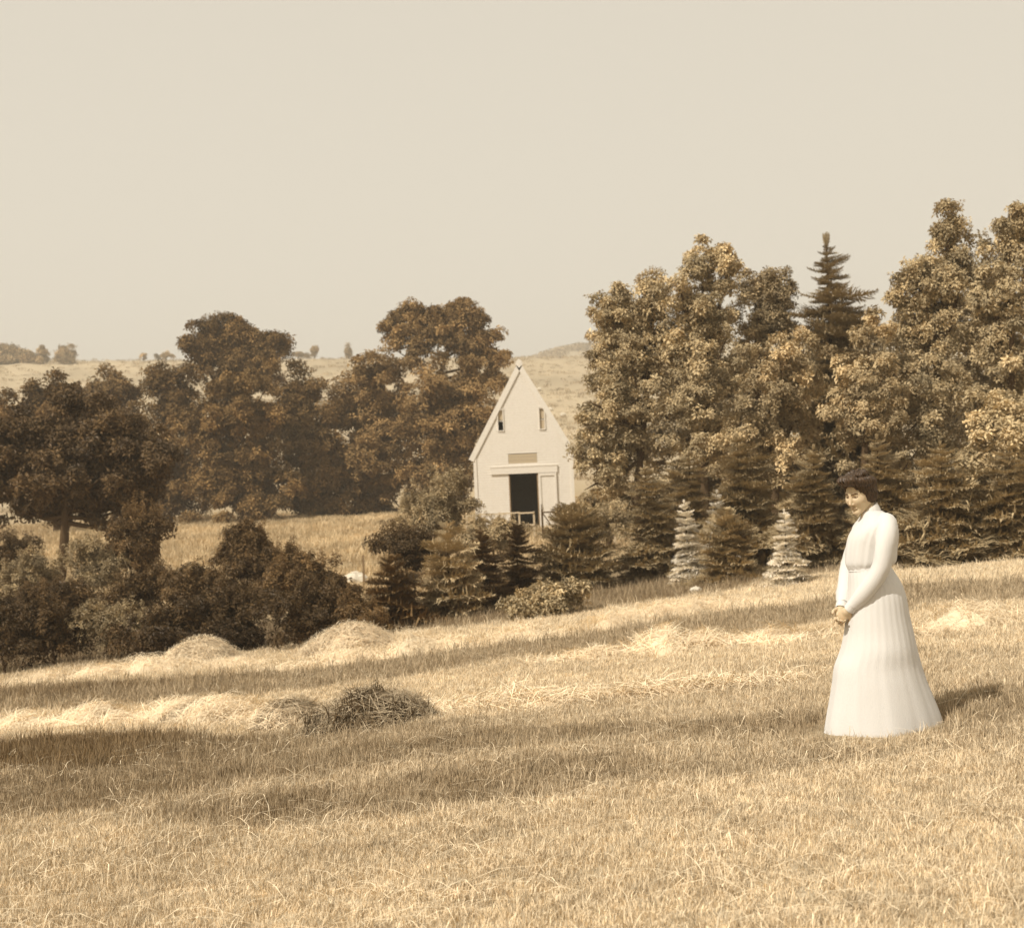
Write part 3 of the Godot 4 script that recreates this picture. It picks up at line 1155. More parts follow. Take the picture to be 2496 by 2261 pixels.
# ---------------------------------------------------------------- trees
# lobes: [px, py, radius across in px, radius up in px]; every lobe is a rounded mass of leaf clumps at the tree's own depth
func leafy(called: String, label: String, category: String, group: String, base_px: float, depth: float, lobes: Array, sprig: float, color: Color, cover: float, salt: int, gap := 0.0, trunk_r := 0.2, shape := "sprig", spread := 0.6, fill := true) -> Node3D:
	rng.seed = salt
	var base := stand(base_px, depth)
	var o := thing(called, base, label, category, group)
	var scale := depth / FOCAL
	var centres: Array = []
	var where: Array = []
	var cols := PackedColorArray()
	var masses: Array = []
	for l in lobes:
		var lx: float = l[2] * scale
		var ly: float = (l[3] if l.size() > 3 else l[2]) * scale
		var lc := at(l[0], l[1], depth + rng.randf_range(-spread, spread) * lx) - base
		centres.append([lc, lx, ly])
		masses.append([lc, lx * 1.03, ly * 1.03])
	if fill:
		for i in centres.size():
			for j in range(i + 1, centres.size()):
				var gap_ij: float = centres[i][0].distance_to(centres[j][0])
				if gap_ij < (centres[i][1] + centres[j][1]) * 1.25 and gap_ij > (centres[i][1] + centres[j][1]) * 0.35:
					var m: float = minf(minf(centres[i][1], centres[i][2]), minf(centres[j][1], centres[j][2])) * 0.85
					masses.append([centres[i][0].lerp(centres[j][0], rng.randf_range(0.4, 0.6)), m, m])
	for l in masses:
		var rx: float = l[1]
		var ry: float = l[2]
		var rz := rx * 0.85
		var c: Vector3 = l[0]
		var area := 4.0 * PI * rx * (ry + rx) * 0.5
		var want := int(area * cover / (sprig * sprig))
		var rc := clampf(minf(rx, ry) * 0.42, sprig * 1.3, sprig * 3.0)
		var per := 34
		var clumps := maxi(6, want / per)
		var own := rng.randf_range(0.85, 1.15)
		for k in clumps:
			var dir := Vector3(rng.randfn(), rng.randfn() + 0.15, rng.randfn()).normalized()
			var g := wobble.get_noise_3d(dir.x * 1.8 + c.x, dir.y * 1.8 + c.y, dir.z * 1.8 + salt)
			if g < -0.26 + gap:
				continue
			var out := rng.randf_range(0.55, 1.0) * (1.0 + 0.3 * g)
			if rng.randf() < 0.12:
				out = rng.randf_range(0.2, 0.6)
			if rng.randf() < 0.08:
				out *= 1.16
			var cc := c + dir * Vector3(rx, ry, rz) * out
			var light := own * (rng.randf_range(0.62, 1.38) if depth > 80.0 else rng.randf_range(0.7, 1.28))
			var cr := rc * rng.randf_range(0.6, 1.25)
			for q in per:
				var e := Vector3(rng.randfn(), rng.randfn(), rng.randfn()).normalized()
				if e.y < -0.2 and rng.randf() < 0.5:
					e.y = -e.y
				var p := cc + e * cr * Vector3(1.0, 0.75, 1.0) * rng.randf_range(0.35, 1.15)
				var gh := ground_h(base.x + p.x, base.z + p.z) - base.y
				if p.y < gh:
					continue
				var n := (e + dir * 0.5 + Vector3(0, 0.7, 0) + Vector3(rng.randfn(), rng.randfn(), rng.randfn()) * 0.3).normalized()
				where.append(Transform3D(frame(n, rng.randf() * TAU).scaled(Vector3.ONE * sprig * rng.randf_range(0.5, 1.35)), p))
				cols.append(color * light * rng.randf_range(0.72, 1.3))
	if called == "bush":
		for k in int(16 * lobes.size()):
			var l: Array = masses[rng.randi() % masses.size()]
			var dir := Vector3(rng.randfn() * 0.8, absf(rng.randfn()) + 0.6, rng.randfn() * 0.6).normalized()
			var p: Vector3 = l[0] + dir * Vector3(l[1], l[2], l[1]) * 0.75
			var way := (dir + Vector3(rng.randf_range(-0.3, 0.3), 1.2, 0)).normalized()
			var reach: float = l[2] * rng.randf_range(0.35, 0.95)
			var light := rng.randf_range(0.75, 1.5)
			for q in 9:
				var f := q / 8.0
				where.append(Transform3D(frame((way + Vector3(rng.randfn(), 0.2, rng.randfn()) * 0.5).normalized(), rng.randf() * TAU).scaled(Vector3.ONE * sprig * (1.0 - 0.45 * f)), p + way * reach * f + Vector3(rng.randfn(), 0, rng.randfn()) * 0.05 * l[1]))
				cols.append(color * light * rng.randf_range(0.8, 1.2))
	var kinds: Array = shapes[shape]
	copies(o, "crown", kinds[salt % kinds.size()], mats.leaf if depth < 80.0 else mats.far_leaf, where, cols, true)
	# trunk and limbs
	if trunk_r > 0.0:
		var low: Vector3 = centres[0][0]
		var top: Vector3 = centres[0][0]
		var mid := Vector3.ZERO
		for c in centres:
			mid += c[0]
			if c[0].y > top.y:
				top = c[0]
			if c[0].y < low.y:
				low = c[0]
		mid /= centres.size()
		var fork := Vector3(mid.x * 0.35, low.y * 0.75, mid.z * 0.35)
		var b := Build.new()
		b.tube([Vector3(0, -0.3, 0), Vector3(0, 0.15, 0), fork * 0.5 + Vector3(0.04, 0, 0), fork, fork.lerp(top, 0.55), top], [trunk_r * 1.5, trunk_r * 1.1, trunk_r * 0.9, trunk_r * 0.75, trunk_r * 0.45, trunk_r * 0.1], 10)
		part(o, "trunk", b.mesh(), mats.bark)
		for c in centres:
			if c[0] == top:
				continue
			var f := clampf(0.25 + 0.5 * (c[0].y - low.y) / maxf(0.1, top.y - low.y), 0.1, 0.8)
			var s := fork.lerp(top, f * 0.8)
			var e: Vector3 = c[0]
			var lb := Build.new()
			lb.tube([s, s.lerp(e, 0.5) + Vector3(0, -0.1 * s.distance_to(e), 0), e, e + (e - s).normalized() * c[1] * 0.5], [trunk_r * 0.42, trunk_r * 0.32, trunk_r * 0.18, trunk_r * 0.05], 7)
			part(o, "limb", lb.mesh(), mats.bark)
	return o


func frame(n: Vector3, spin: float) -> Basis:
	var a := n.cross(Vector3.RIGHT if absf(n.x) < 0.9 else Vector3.FORWARD).normalized()
	return Basis(a, n, a.cross(n)).orthonormalized() * Basis(Vector3.UP, spin)


# a conifer: whorls of drooping boughs round one stem
func conifer(called: String, label: String, category: String, group: String, px: float, depth: float, height_px: float, half_px: float, tiers: int, color: Color, salt: int, shape := "bough", full := 8, shapely := 0.85, rise := 0.25, ragged := 0.2) -> Node3D:
	rng.seed = salt
	var base := stand(px, depth)
	var o := thing(called, base, label, category, group)
	var h := height_px * depth / FOCAL
	var r := half_px * depth / FOCAL
	var sets: Array = [[], []]
	var tints: Array = [PackedColorArray(), PackedColorArray()]
	var bias := rng.randf() * TAU
	o.rotation = Vector3(rng.randf_range(-0.04, 0.04), 0, rng.randf_range(-0.04, 0.04))
	if shape == "bough":
		tiers = int(tiers * 1.6)
		full = int(full * 1.35)
	for t in tiers:
		var f := (t + 0.3) / tiers
		var y := h * (0.03 + 0.93 * f)
		var reach := r * pow(1.0 - f, shapely) * (1.0 + ragged * rng.randf_range(-1, 1)) + r * 0.10
		var n := maxi(4, int(full * (1.0 - 0.35 * f)))
		var turn := rng.randf() * TAU
		for k in n:
			if shape == "bough" and rng.randf() < 0.1:
				continue
			var a := turn + TAU * (k + rng.randf_range(-0.3, 0.3)) / n
			var len := reach * (1.0 + (0.18 if shape == "bough" else 0.08) * cos(a - bias) + 0.12 * cos(2.0 * a + t * 0.7)) * rng.randf_range(1.0 - ragged, 1.0 + ragged * 0.6)
			var tilt := lerpf(rise - 0.35, rise + 0.45, f * f) + rng.randf_range(-0.12, 0.12)
			var bs := Basis(Vector3.UP, a) * Basis(Vector3.BACK, tilt) * Basis(Vector3.RIGHT, rng.randf_range(-0.3, 0.3))
			var wide := len * rng.randf_range(0.85, 1.15)
			bs = bs * Basis.from_scale(Vector3(len, len, wide))
			var yy := y + rng.randf_range(-0.3, 0.3) * h / tiers
			var q := rng.randi() % 2
			sets[q].append(Transform3D(bs, Vector3(0, yy, 0)))
			tints[q].append(color * rng.randf_range(0.8, 1.2))
	# leader
	for k in 4:
		sets[0].append(Transform3D(Basis(Vector3.UP, k * TAU / 4) * Basis(Vector3.BACK, 1.42) * Basis.from_scale(Vector3(0.05, 0.03, 0.03) * h), Vector3(0, h * 0.955, 0)))
		tints[0].append(color)
	var kinds: Array = shapes[shape]
	for q in 2:
		copies(o, "boughs", kinds[q % kinds.size()], mats.needle, sets[q], tints[q], true)
	var b := Build.new()
	b.tube([Vector3(0, -0.2, 0), Vector3(0, h * 0.5, 0), Vector3(0, h, 0)], [h * 0.020, h * 0.010, h * 0.0015], 8)
	part(o, "trunk", b.mesh(), mats.bark)
	return o


const WOOD_A := Color(0.215, 0.136, 0.056)
const WOOD_B := Color(0.29, 0.189, 0.084)
const GROVE_A := Color(0.51, 0.40, 0.232)
const GROVE_B := Color(0.45, 0.345, 0.195)
const DARK_GREEN := Color(0.185, 0.114, 0.046)


func make_left_woods() -> void:
	var g := "trees of the left woods"
	leafy("oak_tree", "tall oak with an open domed crown rising above the left woods", "tree", g, 590, 112.0, [[482, 820, 32, 32], [520, 795, 30, 26], [560, 800, 30, 28], [605, 815, 32, 28], [650, 828, 32, 28], [682, 852, 24, 26], [530, 860, 34, 24], [465, 850, 24, 22], [590, 866, 44, 26], [650, 880, 44, 24], [520, 910, 70, 36], [620, 920, 70, 36], [570, 970, 110, 50], [590, 1240, 60, 36]], 0.58, WOOD_A, 1.5, 301, 0.08, 0.3, "sprig", 0.6, true)
	leafy("oak_tree", "tall oak with ragged top sprays close left of the barn", "tree", g, 1040, 104.0, [[945, 800, 22, 18], [985, 768, 24, 24], [1040, 770, 34, 28], [1090, 780, 34, 30], [1130, 756, 20, 28], [1175, 795, 34, 34], [1205, 850, 30, 34], [1090, 840, 80, 50], [990, 870, 80, 50], [1160, 880, 60, 40]], 0.58, WOOD_B, 1.5, 302, 0.08, 0.3, "sprig", 0.6, true)
	leafy("broadleaf_tree", "rounded tree below the ragged oak, leaning over the barn roof", "tree", g, 1120, 96.0, [[1130, 930, 100, 70], [1190, 900, 55, 50], [1060, 960, 90, 80], [1150, 1010, 80, 80], [1090, 1080, 100, 90], [1020, 1100, 90, 90], [1110, 1180, 70, 80], [1050, 1190, 80, 70], [1120, 1250, 60, 50]], 0.58, WOOD_B, 1.6, 303, 0.0, 0.35)
	leafy("broadleaf_tree", "broad tree with a sunlit upper left shoulder left of the ragged oak", "tree", g, 900, 100.0, [[880, 920, 56, 60], [940, 900, 70, 60], [900, 990, 100, 80], [980, 1010, 80, 80], [860, 1070, 90, 80], [930, 1120, 100, 90], [960, 1220, 80, 60], [890, 1190, 80, 70], [880, 1250, 60, 30]], 0.58, WOOD_B, 1.6, 304, 0.0, 0.35)
	leafy("broadleaf_tree", "low wide tree filling the dip between the two tall oaks", "tree", g, 760, 98.0, [[740, 950, 70, 60], [690, 930, 60, 50], [790, 1010, 80, 70], [720, 1040, 90, 80], [770, 1120, 90, 80], [800, 1200, 80, 70], [720, 1210, 80, 60], [770, 1255, 70, 26], [820, 1250, 50, 30]], 0.58, WOOD_A, 1.6, 305, 0.0, 0.32)
	leafy("broadleaf_tree", "dense tree in front of the domed oak's trunk", "tree", g, 600, 94.0, [[560, 960, 90, 70], [630, 980, 80, 70], [520, 1050, 90, 80], [620, 1080, 100, 90], [560, 1160, 90, 80], [660, 1190, 80, 70], [490, 1200, 70, 60], [570, 1240, 80, 30], [660, 1245, 70, 30]], 0.58, WOOD_A, 1.6, 306, 0.0, 0.35)
	leafy("broadleaf_tree", "tree with a low flat top left of the domed oak", "tree", g, 410, 100.0, [[400, 925, 50, 44], [440, 940, 60, 50], [390, 990, 80, 70], [450, 1050, 90, 80], [380, 1110, 80, 80], [450, 1190, 80, 70], [390, 1200, 60, 60], [460, 1235, 70, 30]], 0.58, WOOD_A, 1.6, 307, 0.0, 0.3)
	leafy("broadleaf_tree", "rounded tree standing out against the pale hillside at the left", "tree", g, 275, 102.0, [[275, 940, 46, 44], [312, 962, 42, 42], [240, 982, 46, 44], [270, 1020, 90, 80], [310, 1100, 80, 80], [330, 1190, 60, 50]], 0.58, WOOD_B * 0.85, 1.6, 308, 0.0, 0.3)
	leafy("broadleaf_tree", "spiky-topped dark tree left of the rounded one on the skyline of the woods", "tree", g, 140, 90.0, [[140, 958, 24, 36], [180, 972, 20, 32], [75, 985, 34, 40], [110, 1000, 70, 60], [190, 1020, 60, 60], [60, 1080, 90, 80], [170, 1110, 90, 80]], 0.58, DARK_GREEN * 0.9, 1.7, 309, 0.0, 0.3)
	leafy("broadleaf_tree", "dark tree cut by the left edge of the picture on the skyline", "tree", g, -20, 86.0, [[10, 1000, 60, 46], [-60, 990, 80, 60], [-20, 1070, 100, 90]], 0.58, DARK_GREEN * 0.9, 1.7, 310, 0.0, 0.3)
	leafy("shade_tree", "large dark shade tree with a bare trunk in front of the left meadow", "tree", "", 132, 47.0, [[60, 1060, 100, 80], [170, 1040, 110, 80], [280, 1060, 100, 80], [350, 1130, 70, 80], [250, 1160, 100, 80], [120, 1160, 110, 80], [10, 1180, 90, 80], [350, 1210, 60, 60], [-60, 1120, 90, 90], [190, 1230, 90, 50], [60, 1250, 80, 40], [290, 1245, 80, 40], [390, 1130, 40, 70], [370, 1270, 36, 40]], 0.33, DARK_GREEN * 0.72, 1.7, 311, 0.0, 0.24, "sprig", 0.9)


func make_right_grove() -> void:
	var g := "trees of the right grove"
	leafy("broadleaf_tree", "broad sunlit tree at the grove's left end, overlapping the barn", "tree", g, 1570, 43.0, [[1470, 755, 52, 44], [1490, 780, 62, 56], [1560, 735, 62, 60], [1600, 700, 40, 40], [1530, 840, 90, 80], [1600, 820, 80, 80], [1480, 880, 46, 50], [1550, 930, 90, 80], [1460, 990, 66, 60], [1530, 1030, 90, 80], [1440, 1070, 50, 50], [1470, 1120, 70, 70], [1560, 1130, 80, 70], [1450, 1180, 60, 50]], 0.25, GROVE_A, 1.45, 401, 0.06, 0.2)
	leafy("broadleaf_tree", "twin-topped tree, tallest of the grove's left half", "tree", g, 1720, 42.0, [[1712, 630, 44, 60], [1782, 630, 32, 52], [1660, 710, 66, 60], [1740, 730, 80, 76], [1680, 820, 80, 80], [1760, 850, 90, 80], [1650, 930, 80, 80], [1730, 980, 100, 90], [1670, 1070, 90, 80], [1760, 1120, 90, 80]], 0.25, GROVE_A, 1.45, 402, 0.06, 0.2)
	leafy("broadleaf_tree", "darker tree with a square right shoulder between the twin-topped one and the dark spruce", "tree", g, 1850, 44.0, [[1840, 690, 60, 46], [1900, 705, 38, 42], [1850, 760, 70, 60], [1880, 830, 70, 70], [1830, 890, 60, 60], [1900, 780, 36, 50]], 0.25, GROVE_B * 0.8, 1.5, 403, 0.0, 0.16)
	conifer("spruce_tree", "tall dark spruce with a thin spire between the two halves of the grove", "spruce", g, 2046, 42.0, 765, 180, 30, GROVE_B * 0.8, 404, "bough", 9, 0.85, 0.05, 0.5)
	leafy("broadleaf_tree", "light hanging-leaved tree in front of the dark spruce", "tree", g, 1890, 38.0, [[1900, 880, 66, 90], [1960, 850, 46, 60], [1860, 980, 80, 80], [1950, 990, 80, 90], [1850, 1080, 90, 80], [1930, 1110, 80, 80], [1800, 1160, 80, 70]], 0.235, GROVE_B * 1.05, 1.5, 405, 0.04, 0.16)
	leafy("broadleaf_tree", "small bright tree leaning out before the right half of the grove", "tree", g, 2110, 36.0, [[2118, 815, 50, 56], [2080, 920, 60, 70], [2140, 950, 80, 80], [2060, 1020, 60, 60], [2100, 1070, 80, 80], [2170, 1080, 70, 80]], 0.23, GROVE_B * 1.1, 1.5, 406, 0.02, 0.14)
	leafy("broadleaf_tree", "high sunlit tree stepping up towards the right edge", "tree", g, 2260, 37.0, [[2192, 705, 30, 40], [2240, 680, 50, 60], [2316, 535, 24, 44], [2318, 600, 50, 56], [2270, 640, 44, 50], [2340, 700, 70, 70], [2230, 790, 70, 70], [2300, 820, 90, 80], [2200, 880, 60, 70], [2270, 930, 90, 80], [2240, 1030, 90, 80], [2310, 1080, 80, 80], [2220, 1120, 80, 70]], 0.235, GROVE_A * 0.95, 1.5, 407, 0.05, 0.2)
	leafy("broadleaf_tree", "tallest tree of the grove, cut by the right edge of the picture", "tree", g, 2470, 36.0, [[2460, 520, 28, 50], [2450, 600, 58, 60], [2512, 580, 56, 70], [2400, 680, 60, 60], [2470, 720, 80, 80], [2410, 800, 80, 80], [2500, 850, 80, 80], [2430, 920, 90, 80], [2490, 1000, 80, 80], [2400, 1030, 80, 70], [2460, 1120, 90, 80], [2540, 1100, 80, 90]], 0.235, GROVE_A * 0.95, 1.5, 408, 0.06, 0.2)
	leafy("broadleaf_tree", "pale bush-like tree low at the right edge", "tree", g, 2450, 30.0, [[2440, 1030, 60, 60], [2490, 1060, 60, 60], [2400, 1110, 60, 60], [2470, 1140, 70, 60]], 0.24, GROVE_A * 1.05, 1.5, 409, 0.0, 0.12)
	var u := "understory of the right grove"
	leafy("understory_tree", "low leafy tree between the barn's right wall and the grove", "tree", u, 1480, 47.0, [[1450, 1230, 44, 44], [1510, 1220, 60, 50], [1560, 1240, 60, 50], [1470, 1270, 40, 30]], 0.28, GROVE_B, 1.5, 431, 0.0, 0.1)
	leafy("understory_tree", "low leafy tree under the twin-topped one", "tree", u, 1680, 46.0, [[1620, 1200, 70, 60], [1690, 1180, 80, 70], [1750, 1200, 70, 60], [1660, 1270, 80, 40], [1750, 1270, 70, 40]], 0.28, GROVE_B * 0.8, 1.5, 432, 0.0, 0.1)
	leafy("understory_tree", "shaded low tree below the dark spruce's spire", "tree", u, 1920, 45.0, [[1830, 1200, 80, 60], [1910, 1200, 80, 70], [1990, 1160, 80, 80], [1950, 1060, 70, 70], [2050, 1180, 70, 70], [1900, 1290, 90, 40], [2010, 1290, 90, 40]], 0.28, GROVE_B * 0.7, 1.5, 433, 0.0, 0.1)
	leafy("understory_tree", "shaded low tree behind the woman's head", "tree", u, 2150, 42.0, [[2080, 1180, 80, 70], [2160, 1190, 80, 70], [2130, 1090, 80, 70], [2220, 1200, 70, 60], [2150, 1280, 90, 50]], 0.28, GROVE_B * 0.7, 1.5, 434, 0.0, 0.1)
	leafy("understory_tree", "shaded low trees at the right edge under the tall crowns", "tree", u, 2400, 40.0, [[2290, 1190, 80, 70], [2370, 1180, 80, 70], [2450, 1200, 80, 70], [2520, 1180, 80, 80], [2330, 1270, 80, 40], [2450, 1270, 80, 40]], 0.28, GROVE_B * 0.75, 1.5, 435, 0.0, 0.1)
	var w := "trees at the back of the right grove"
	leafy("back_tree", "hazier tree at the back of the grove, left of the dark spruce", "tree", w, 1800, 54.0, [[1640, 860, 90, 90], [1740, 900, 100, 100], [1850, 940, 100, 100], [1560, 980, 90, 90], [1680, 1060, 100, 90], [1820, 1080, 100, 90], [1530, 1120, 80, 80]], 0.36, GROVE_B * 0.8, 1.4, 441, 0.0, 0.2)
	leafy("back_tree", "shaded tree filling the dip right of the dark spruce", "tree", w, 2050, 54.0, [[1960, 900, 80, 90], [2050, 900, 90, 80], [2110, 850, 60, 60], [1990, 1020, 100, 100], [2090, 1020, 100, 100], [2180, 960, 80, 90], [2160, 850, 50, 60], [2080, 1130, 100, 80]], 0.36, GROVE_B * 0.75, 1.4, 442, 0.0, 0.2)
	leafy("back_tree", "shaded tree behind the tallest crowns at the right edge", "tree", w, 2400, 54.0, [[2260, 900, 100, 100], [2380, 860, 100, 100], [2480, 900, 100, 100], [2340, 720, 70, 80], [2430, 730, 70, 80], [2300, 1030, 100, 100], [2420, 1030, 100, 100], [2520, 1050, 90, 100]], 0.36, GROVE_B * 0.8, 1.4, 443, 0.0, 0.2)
	# dark spruces and hemlocks that close the grove towards the lawn
	var c := "low conifers along the edge of the grove"
	conifer("hemlock", "dark hemlock on the lawn's edge behind the left blue spruce", "conifer", c, 1590, 34.0, 290, 120, 14, GROVE_B * 0.95, 421, "bough", 9, 0.8, 0.1, 0.3)
	conifer("hemlock", "wide hemlock between the two blue spruces, set back", "conifer", c, 1815, 33.0, 330, 150, 15, GROVE_B * 0.95, 422, "bough", 9, 0.8, 0.1, 0.3)
	conifer("hemlock", "dark hemlock right behind the right blue spruce", "conifer", c, 1990, 30.0, 300, 130, 14, GROVE_B * 0.95, 423, "bough", 9, 0.8, 0.1, 0.3)
	conifer("hemlock", "hemlock directly behind the woman", "conifer", c, 2150, 29.0, 320, 140, 14, GROVE_B * 0.95, 424, "bough", 9, 0.8, 0.08, 0.3)
	conifer("hemlock", "hemlock with low sweeping boughs right of the woman", "conifer", c, 2310, 27.5, 300, 150, 13, GROVE_B * 0.95, 425, "bough", 9, 0.75, 0.08, 0.3)
	conifer("hemlock", "hemlock at the right edge with boughs down to the lawn", "conifer", c, 2470, 27.0, 290, 150, 13, GROVE_B * 0.95, 426, "bough", 9, 0.75, 0.08, 0.3)
	conifer("hemlock", "feathery hemlock under the broad tree by the yard fence", "conifer", c, 1690, 37.0, 300, 120, 14, GROVE_B * 0.95, 427, "bough", 9, 0.8, 0.1, 0.3)


func make_young_conifers() -> void:
	var blue := Color(0.95, 0.87, 0.73)
	conifer("blue_spruce", "slim pale blue spruce with clear tiers, left of the pair on the lawn", "spruce", "young spruces planted on the lawn", 1684, 30.0, 212, 50, 11, blue, 501, "plate_bough", 15, 0.62, 0.22, 0.12)
	conifer("blue_spruce", "short pale blue spruce standing alone close left of the woman", "spruce", "young spruces planted on the lawn", 1922, 25.5, 186, 55, 10, blue, 502, "plate_bough", 14, 0.7, 0.2, 0.15)
	conifer("blue_spruce", "pale spruce tip showing above the dark green spruce on the lawn", "spruce", "young spruces planted on the lawn", 1752, 31.0, 225, 52, 11, blue * 0.8, 503, "plate_bough", 10, 0.7, 0.2, 0.15)
	conifer("young_spruce", "broad green spruce right beside the slim blue one", "spruce", "young spruces planted on the lawn", 1770, 28.5, 190, 92, 11, GROVE_B * 1.05, 504, "bough", 10, 0.6, 0.35, 0.25)
	conifer("young_spruce", "spreading spruce with rising boughs below the barn gate", "spruce", "young spruces below the barn", 1400, 33.0, 215, 120, 11, GROVE_B * 0.95, 505, "bough", 10, 0.55, 0.35, 0.25)
	conifer("young_spruce", "narrow dark spruce below the barn doorway", "spruce", "young spruces below the barn", 1262, 32.0, 190, 62, 11, DARK_GREEN * 0.75, 506, "bough", 9, 0.5, 0.3, 0.2)
	conifer("young_spruce", "pale-tipped spruce with a sunlit left side, left of the doorway", "spruce", "young spruces below the barn", 1098, 29.0, 245, 105, 12, Color(0.52, 0.40, 0.23), 507, "plate_bough", 9, 0.7, 0.3, 0.25)
	conifer("young_spruce", "dark spruce between the pale-tipped one and the doorway spruce", "spruce", "young spruces below the barn", 1185, 30.5, 200, 80, 10, DARK_GREEN, 508, "bough", 9, 0.6, 0.3, 0.25)
	conifer("young_spruce", "spreading dark spruce left of the pale-tipped one", "spruce", "young spruces below the barn", 960, 28.0, 185, 100, 10, DARK_GREEN * 1.1, 509, "plate_bough", 9, 0.55, 0.3, 0.25)


func make_shrub_belt() -> void:
	var g := "bushes of the belt below the field"
	var rows := [
		["round leafy shrub rising against the barn's left corner", 1050, 40.0, [[1060, 1230, 70, 60], [990, 1270, 60, 50], [1110, 1240, 60, 70], [1060, 1300, 80, 50]], 0.26, GROVE_B * 0.85, "small_sprig"],
		["low dark bush in front of the shrub at the barn's corner", 1010, 34.0, [[1010, 1340, 60, 50], [960, 1330, 40, 40], [1050, 1370, 60, 50]], 0.24, DARK_GREEN * 0.7, "small_sprig"],
		["leafy shrub under the barn's front wall", 1210, 38.0, [[1190, 1300, 50, 34], [1240, 1310, 40, 34], [1160, 1320, 40, 30]], 0.24, GROVE_B * 0.9, "small_sprig"],
		["shrub by the pale fence under the grove's left end", 1440, 40.0, [[1440, 1280, 50, 44], [1400, 1290, 40, 40], [1490, 1290, 50, 44]], 0.24, GROVE_B * 0.9, "small_sprig"],
		["low broad-leaved shrub creeping onto the lawn below the spreading spruce", 1340, 25.0, [[1280, 1480, 50, 30], [1340, 1465, 60, 34], [1400, 1460, 50, 34]], 0.19, GROVE_A * 0.9, "sprig"],
		["clipped upright shrub behind the peaked haycock", 858, 25.5, [[858, 1500, 30, 44], [858, 1465, 22, 26], [900, 1510, 30, 36]], 0.16, DARK_GREEN * 0.95, "small_sprig"],
		["dark bush left of the clipped shrub", 770, 27.0, [[760, 1480, 70, 50], [700, 1520, 70, 50], [790, 1530, 60, 50]], 0.22, DARK_GREEN * 0.55, "small_sprig"],
		["bush with light upper twigs below the meadow fence", 790, 32.0, [[770, 1400, 70, 44], [830, 1462, 40, 34], [700, 1420, 60, 50]], 0.24, DARK_GREEN * 1.05, "small_sprig"],
		["pointed bush left of the meadow fence", 705, 33.0, [[705, 1380, 34, 44], [690, 1440, 60, 50]], 0.22, DARK_GREEN * 0.9, "small_sprig"],
		["upright bush standing alone against the meadow", 605, 36.0, [[600, 1310, 34, 36], [625, 1330, 36, 44], [575, 1320, 26, 34], [605, 1365, 48, 44], [560, 1370, 34, 36], [650, 1372, 36, 36], [605, 1410, 60, 44]], 0.22, DARK_GREEN * 0.95, "small_sprig"],
		["dark bush in the middle of the belt", 560, 28.0, [[560, 1480, 80, 54], [620, 1500, 70, 60], [520, 1530, 80, 54]], 0.22, DARK_GREEN * 0.55, "small_sprig"],
		["bush below the right end of the meadow's gap", 470, 31.0, [[470, 1430, 70, 44], [520, 1440, 60, 40], [430, 1460, 60, 44]], 0.24, DARK_GREEN * 0.85, "small_sprig"],
		["black-green bush behind the rounded haycock", 420, 27.0, [[420, 1540, 80, 56], [350, 1560, 80, 56], [480, 1550, 70, 54], [560, 1560, 70, 44]], 0.22, DARK_GREEN * 0.5, "small_sprig"],
		["willow-like upright bush right of the shade tree's trunk", 350, 38.0, [[330, 1300, 40, 60], [375, 1310, 34, 60], [290, 1330, 40, 60], [350, 1390, 70, 60]], 0.24, DARK_GREEN * 1.05, "small_sprig"],
		["pale brushy bush at the foot of the shade tree", 235, 38.0, [[220, 1370, 60, 54], [180, 1400, 50, 50], [270, 1410, 50, 50]], 0.24, GROVE_B * 0.8, "small_sprig"],
		["pale grassy bush left of the shade tree's trunk", 70, 37.0, [[80, 1400, 50, 54], [30, 1440, 50, 50], [100, 1450, 50, 40]], 0.24, GROVE_B * 0.8, "small_sprig"],
		["dark bush under the left end of the shade tree", 20, 40.0, [[10, 1350, 60, 44], [60, 1360, 46, 40], [-20, 1390, 60, 44], [40, 1400, 60, 40]], 0.24, DARK_GREEN * 0.7, "small_sprig"],
		["bush with a sunlit whitish side in the left of the belt", 250, 28.0, [[225, 1510, 40, 34], [260, 1540, 60, 50], [320, 1540, 50, 50]], 0.2, GROVE_B * 0.75, "small_sprig"],
		["dark rounded bush left of the whitish one", 130, 28.0, [[120, 1530, 70, 54], [180, 1560, 60, 50], [80, 1580, 70, 44]], 0.22, DARK_GREEN * 0.55, "small_sprig"],
		["black-green bush at the left edge of the field", 10, 28.0, [[0, 1530, 70, 60], [-60, 1540, 80, 70], [40, 1590, 60, 44]], 0.22, DARK_GREEN * 0.5, "small_sprig"],
		["dark bush between the belt and the shade tree's trunk", 150, 33.0, [[130, 1470, 70, 44], [200, 1470, 60, 44], [60, 1480, 60, 44]], 0.24, DARK_GREEN * 0.75, "small_sprig"],
		["bush on the near side of the meadow's gap", 380, 33.0, [[380, 1430, 50, 44], [330, 1460, 60, 50], [300, 1480, 60, 44]], 0.24, DARK_GREEN * 0.8, "small_sprig"],
	]
	for k in rows.size():
		var r: Array = rows[k]
		leafy("bush", r[0], "bush", g, r[1], r[2], r[3], r[4], r[5], 1.7, 601 + k, -0.05, 0.03, r[6])


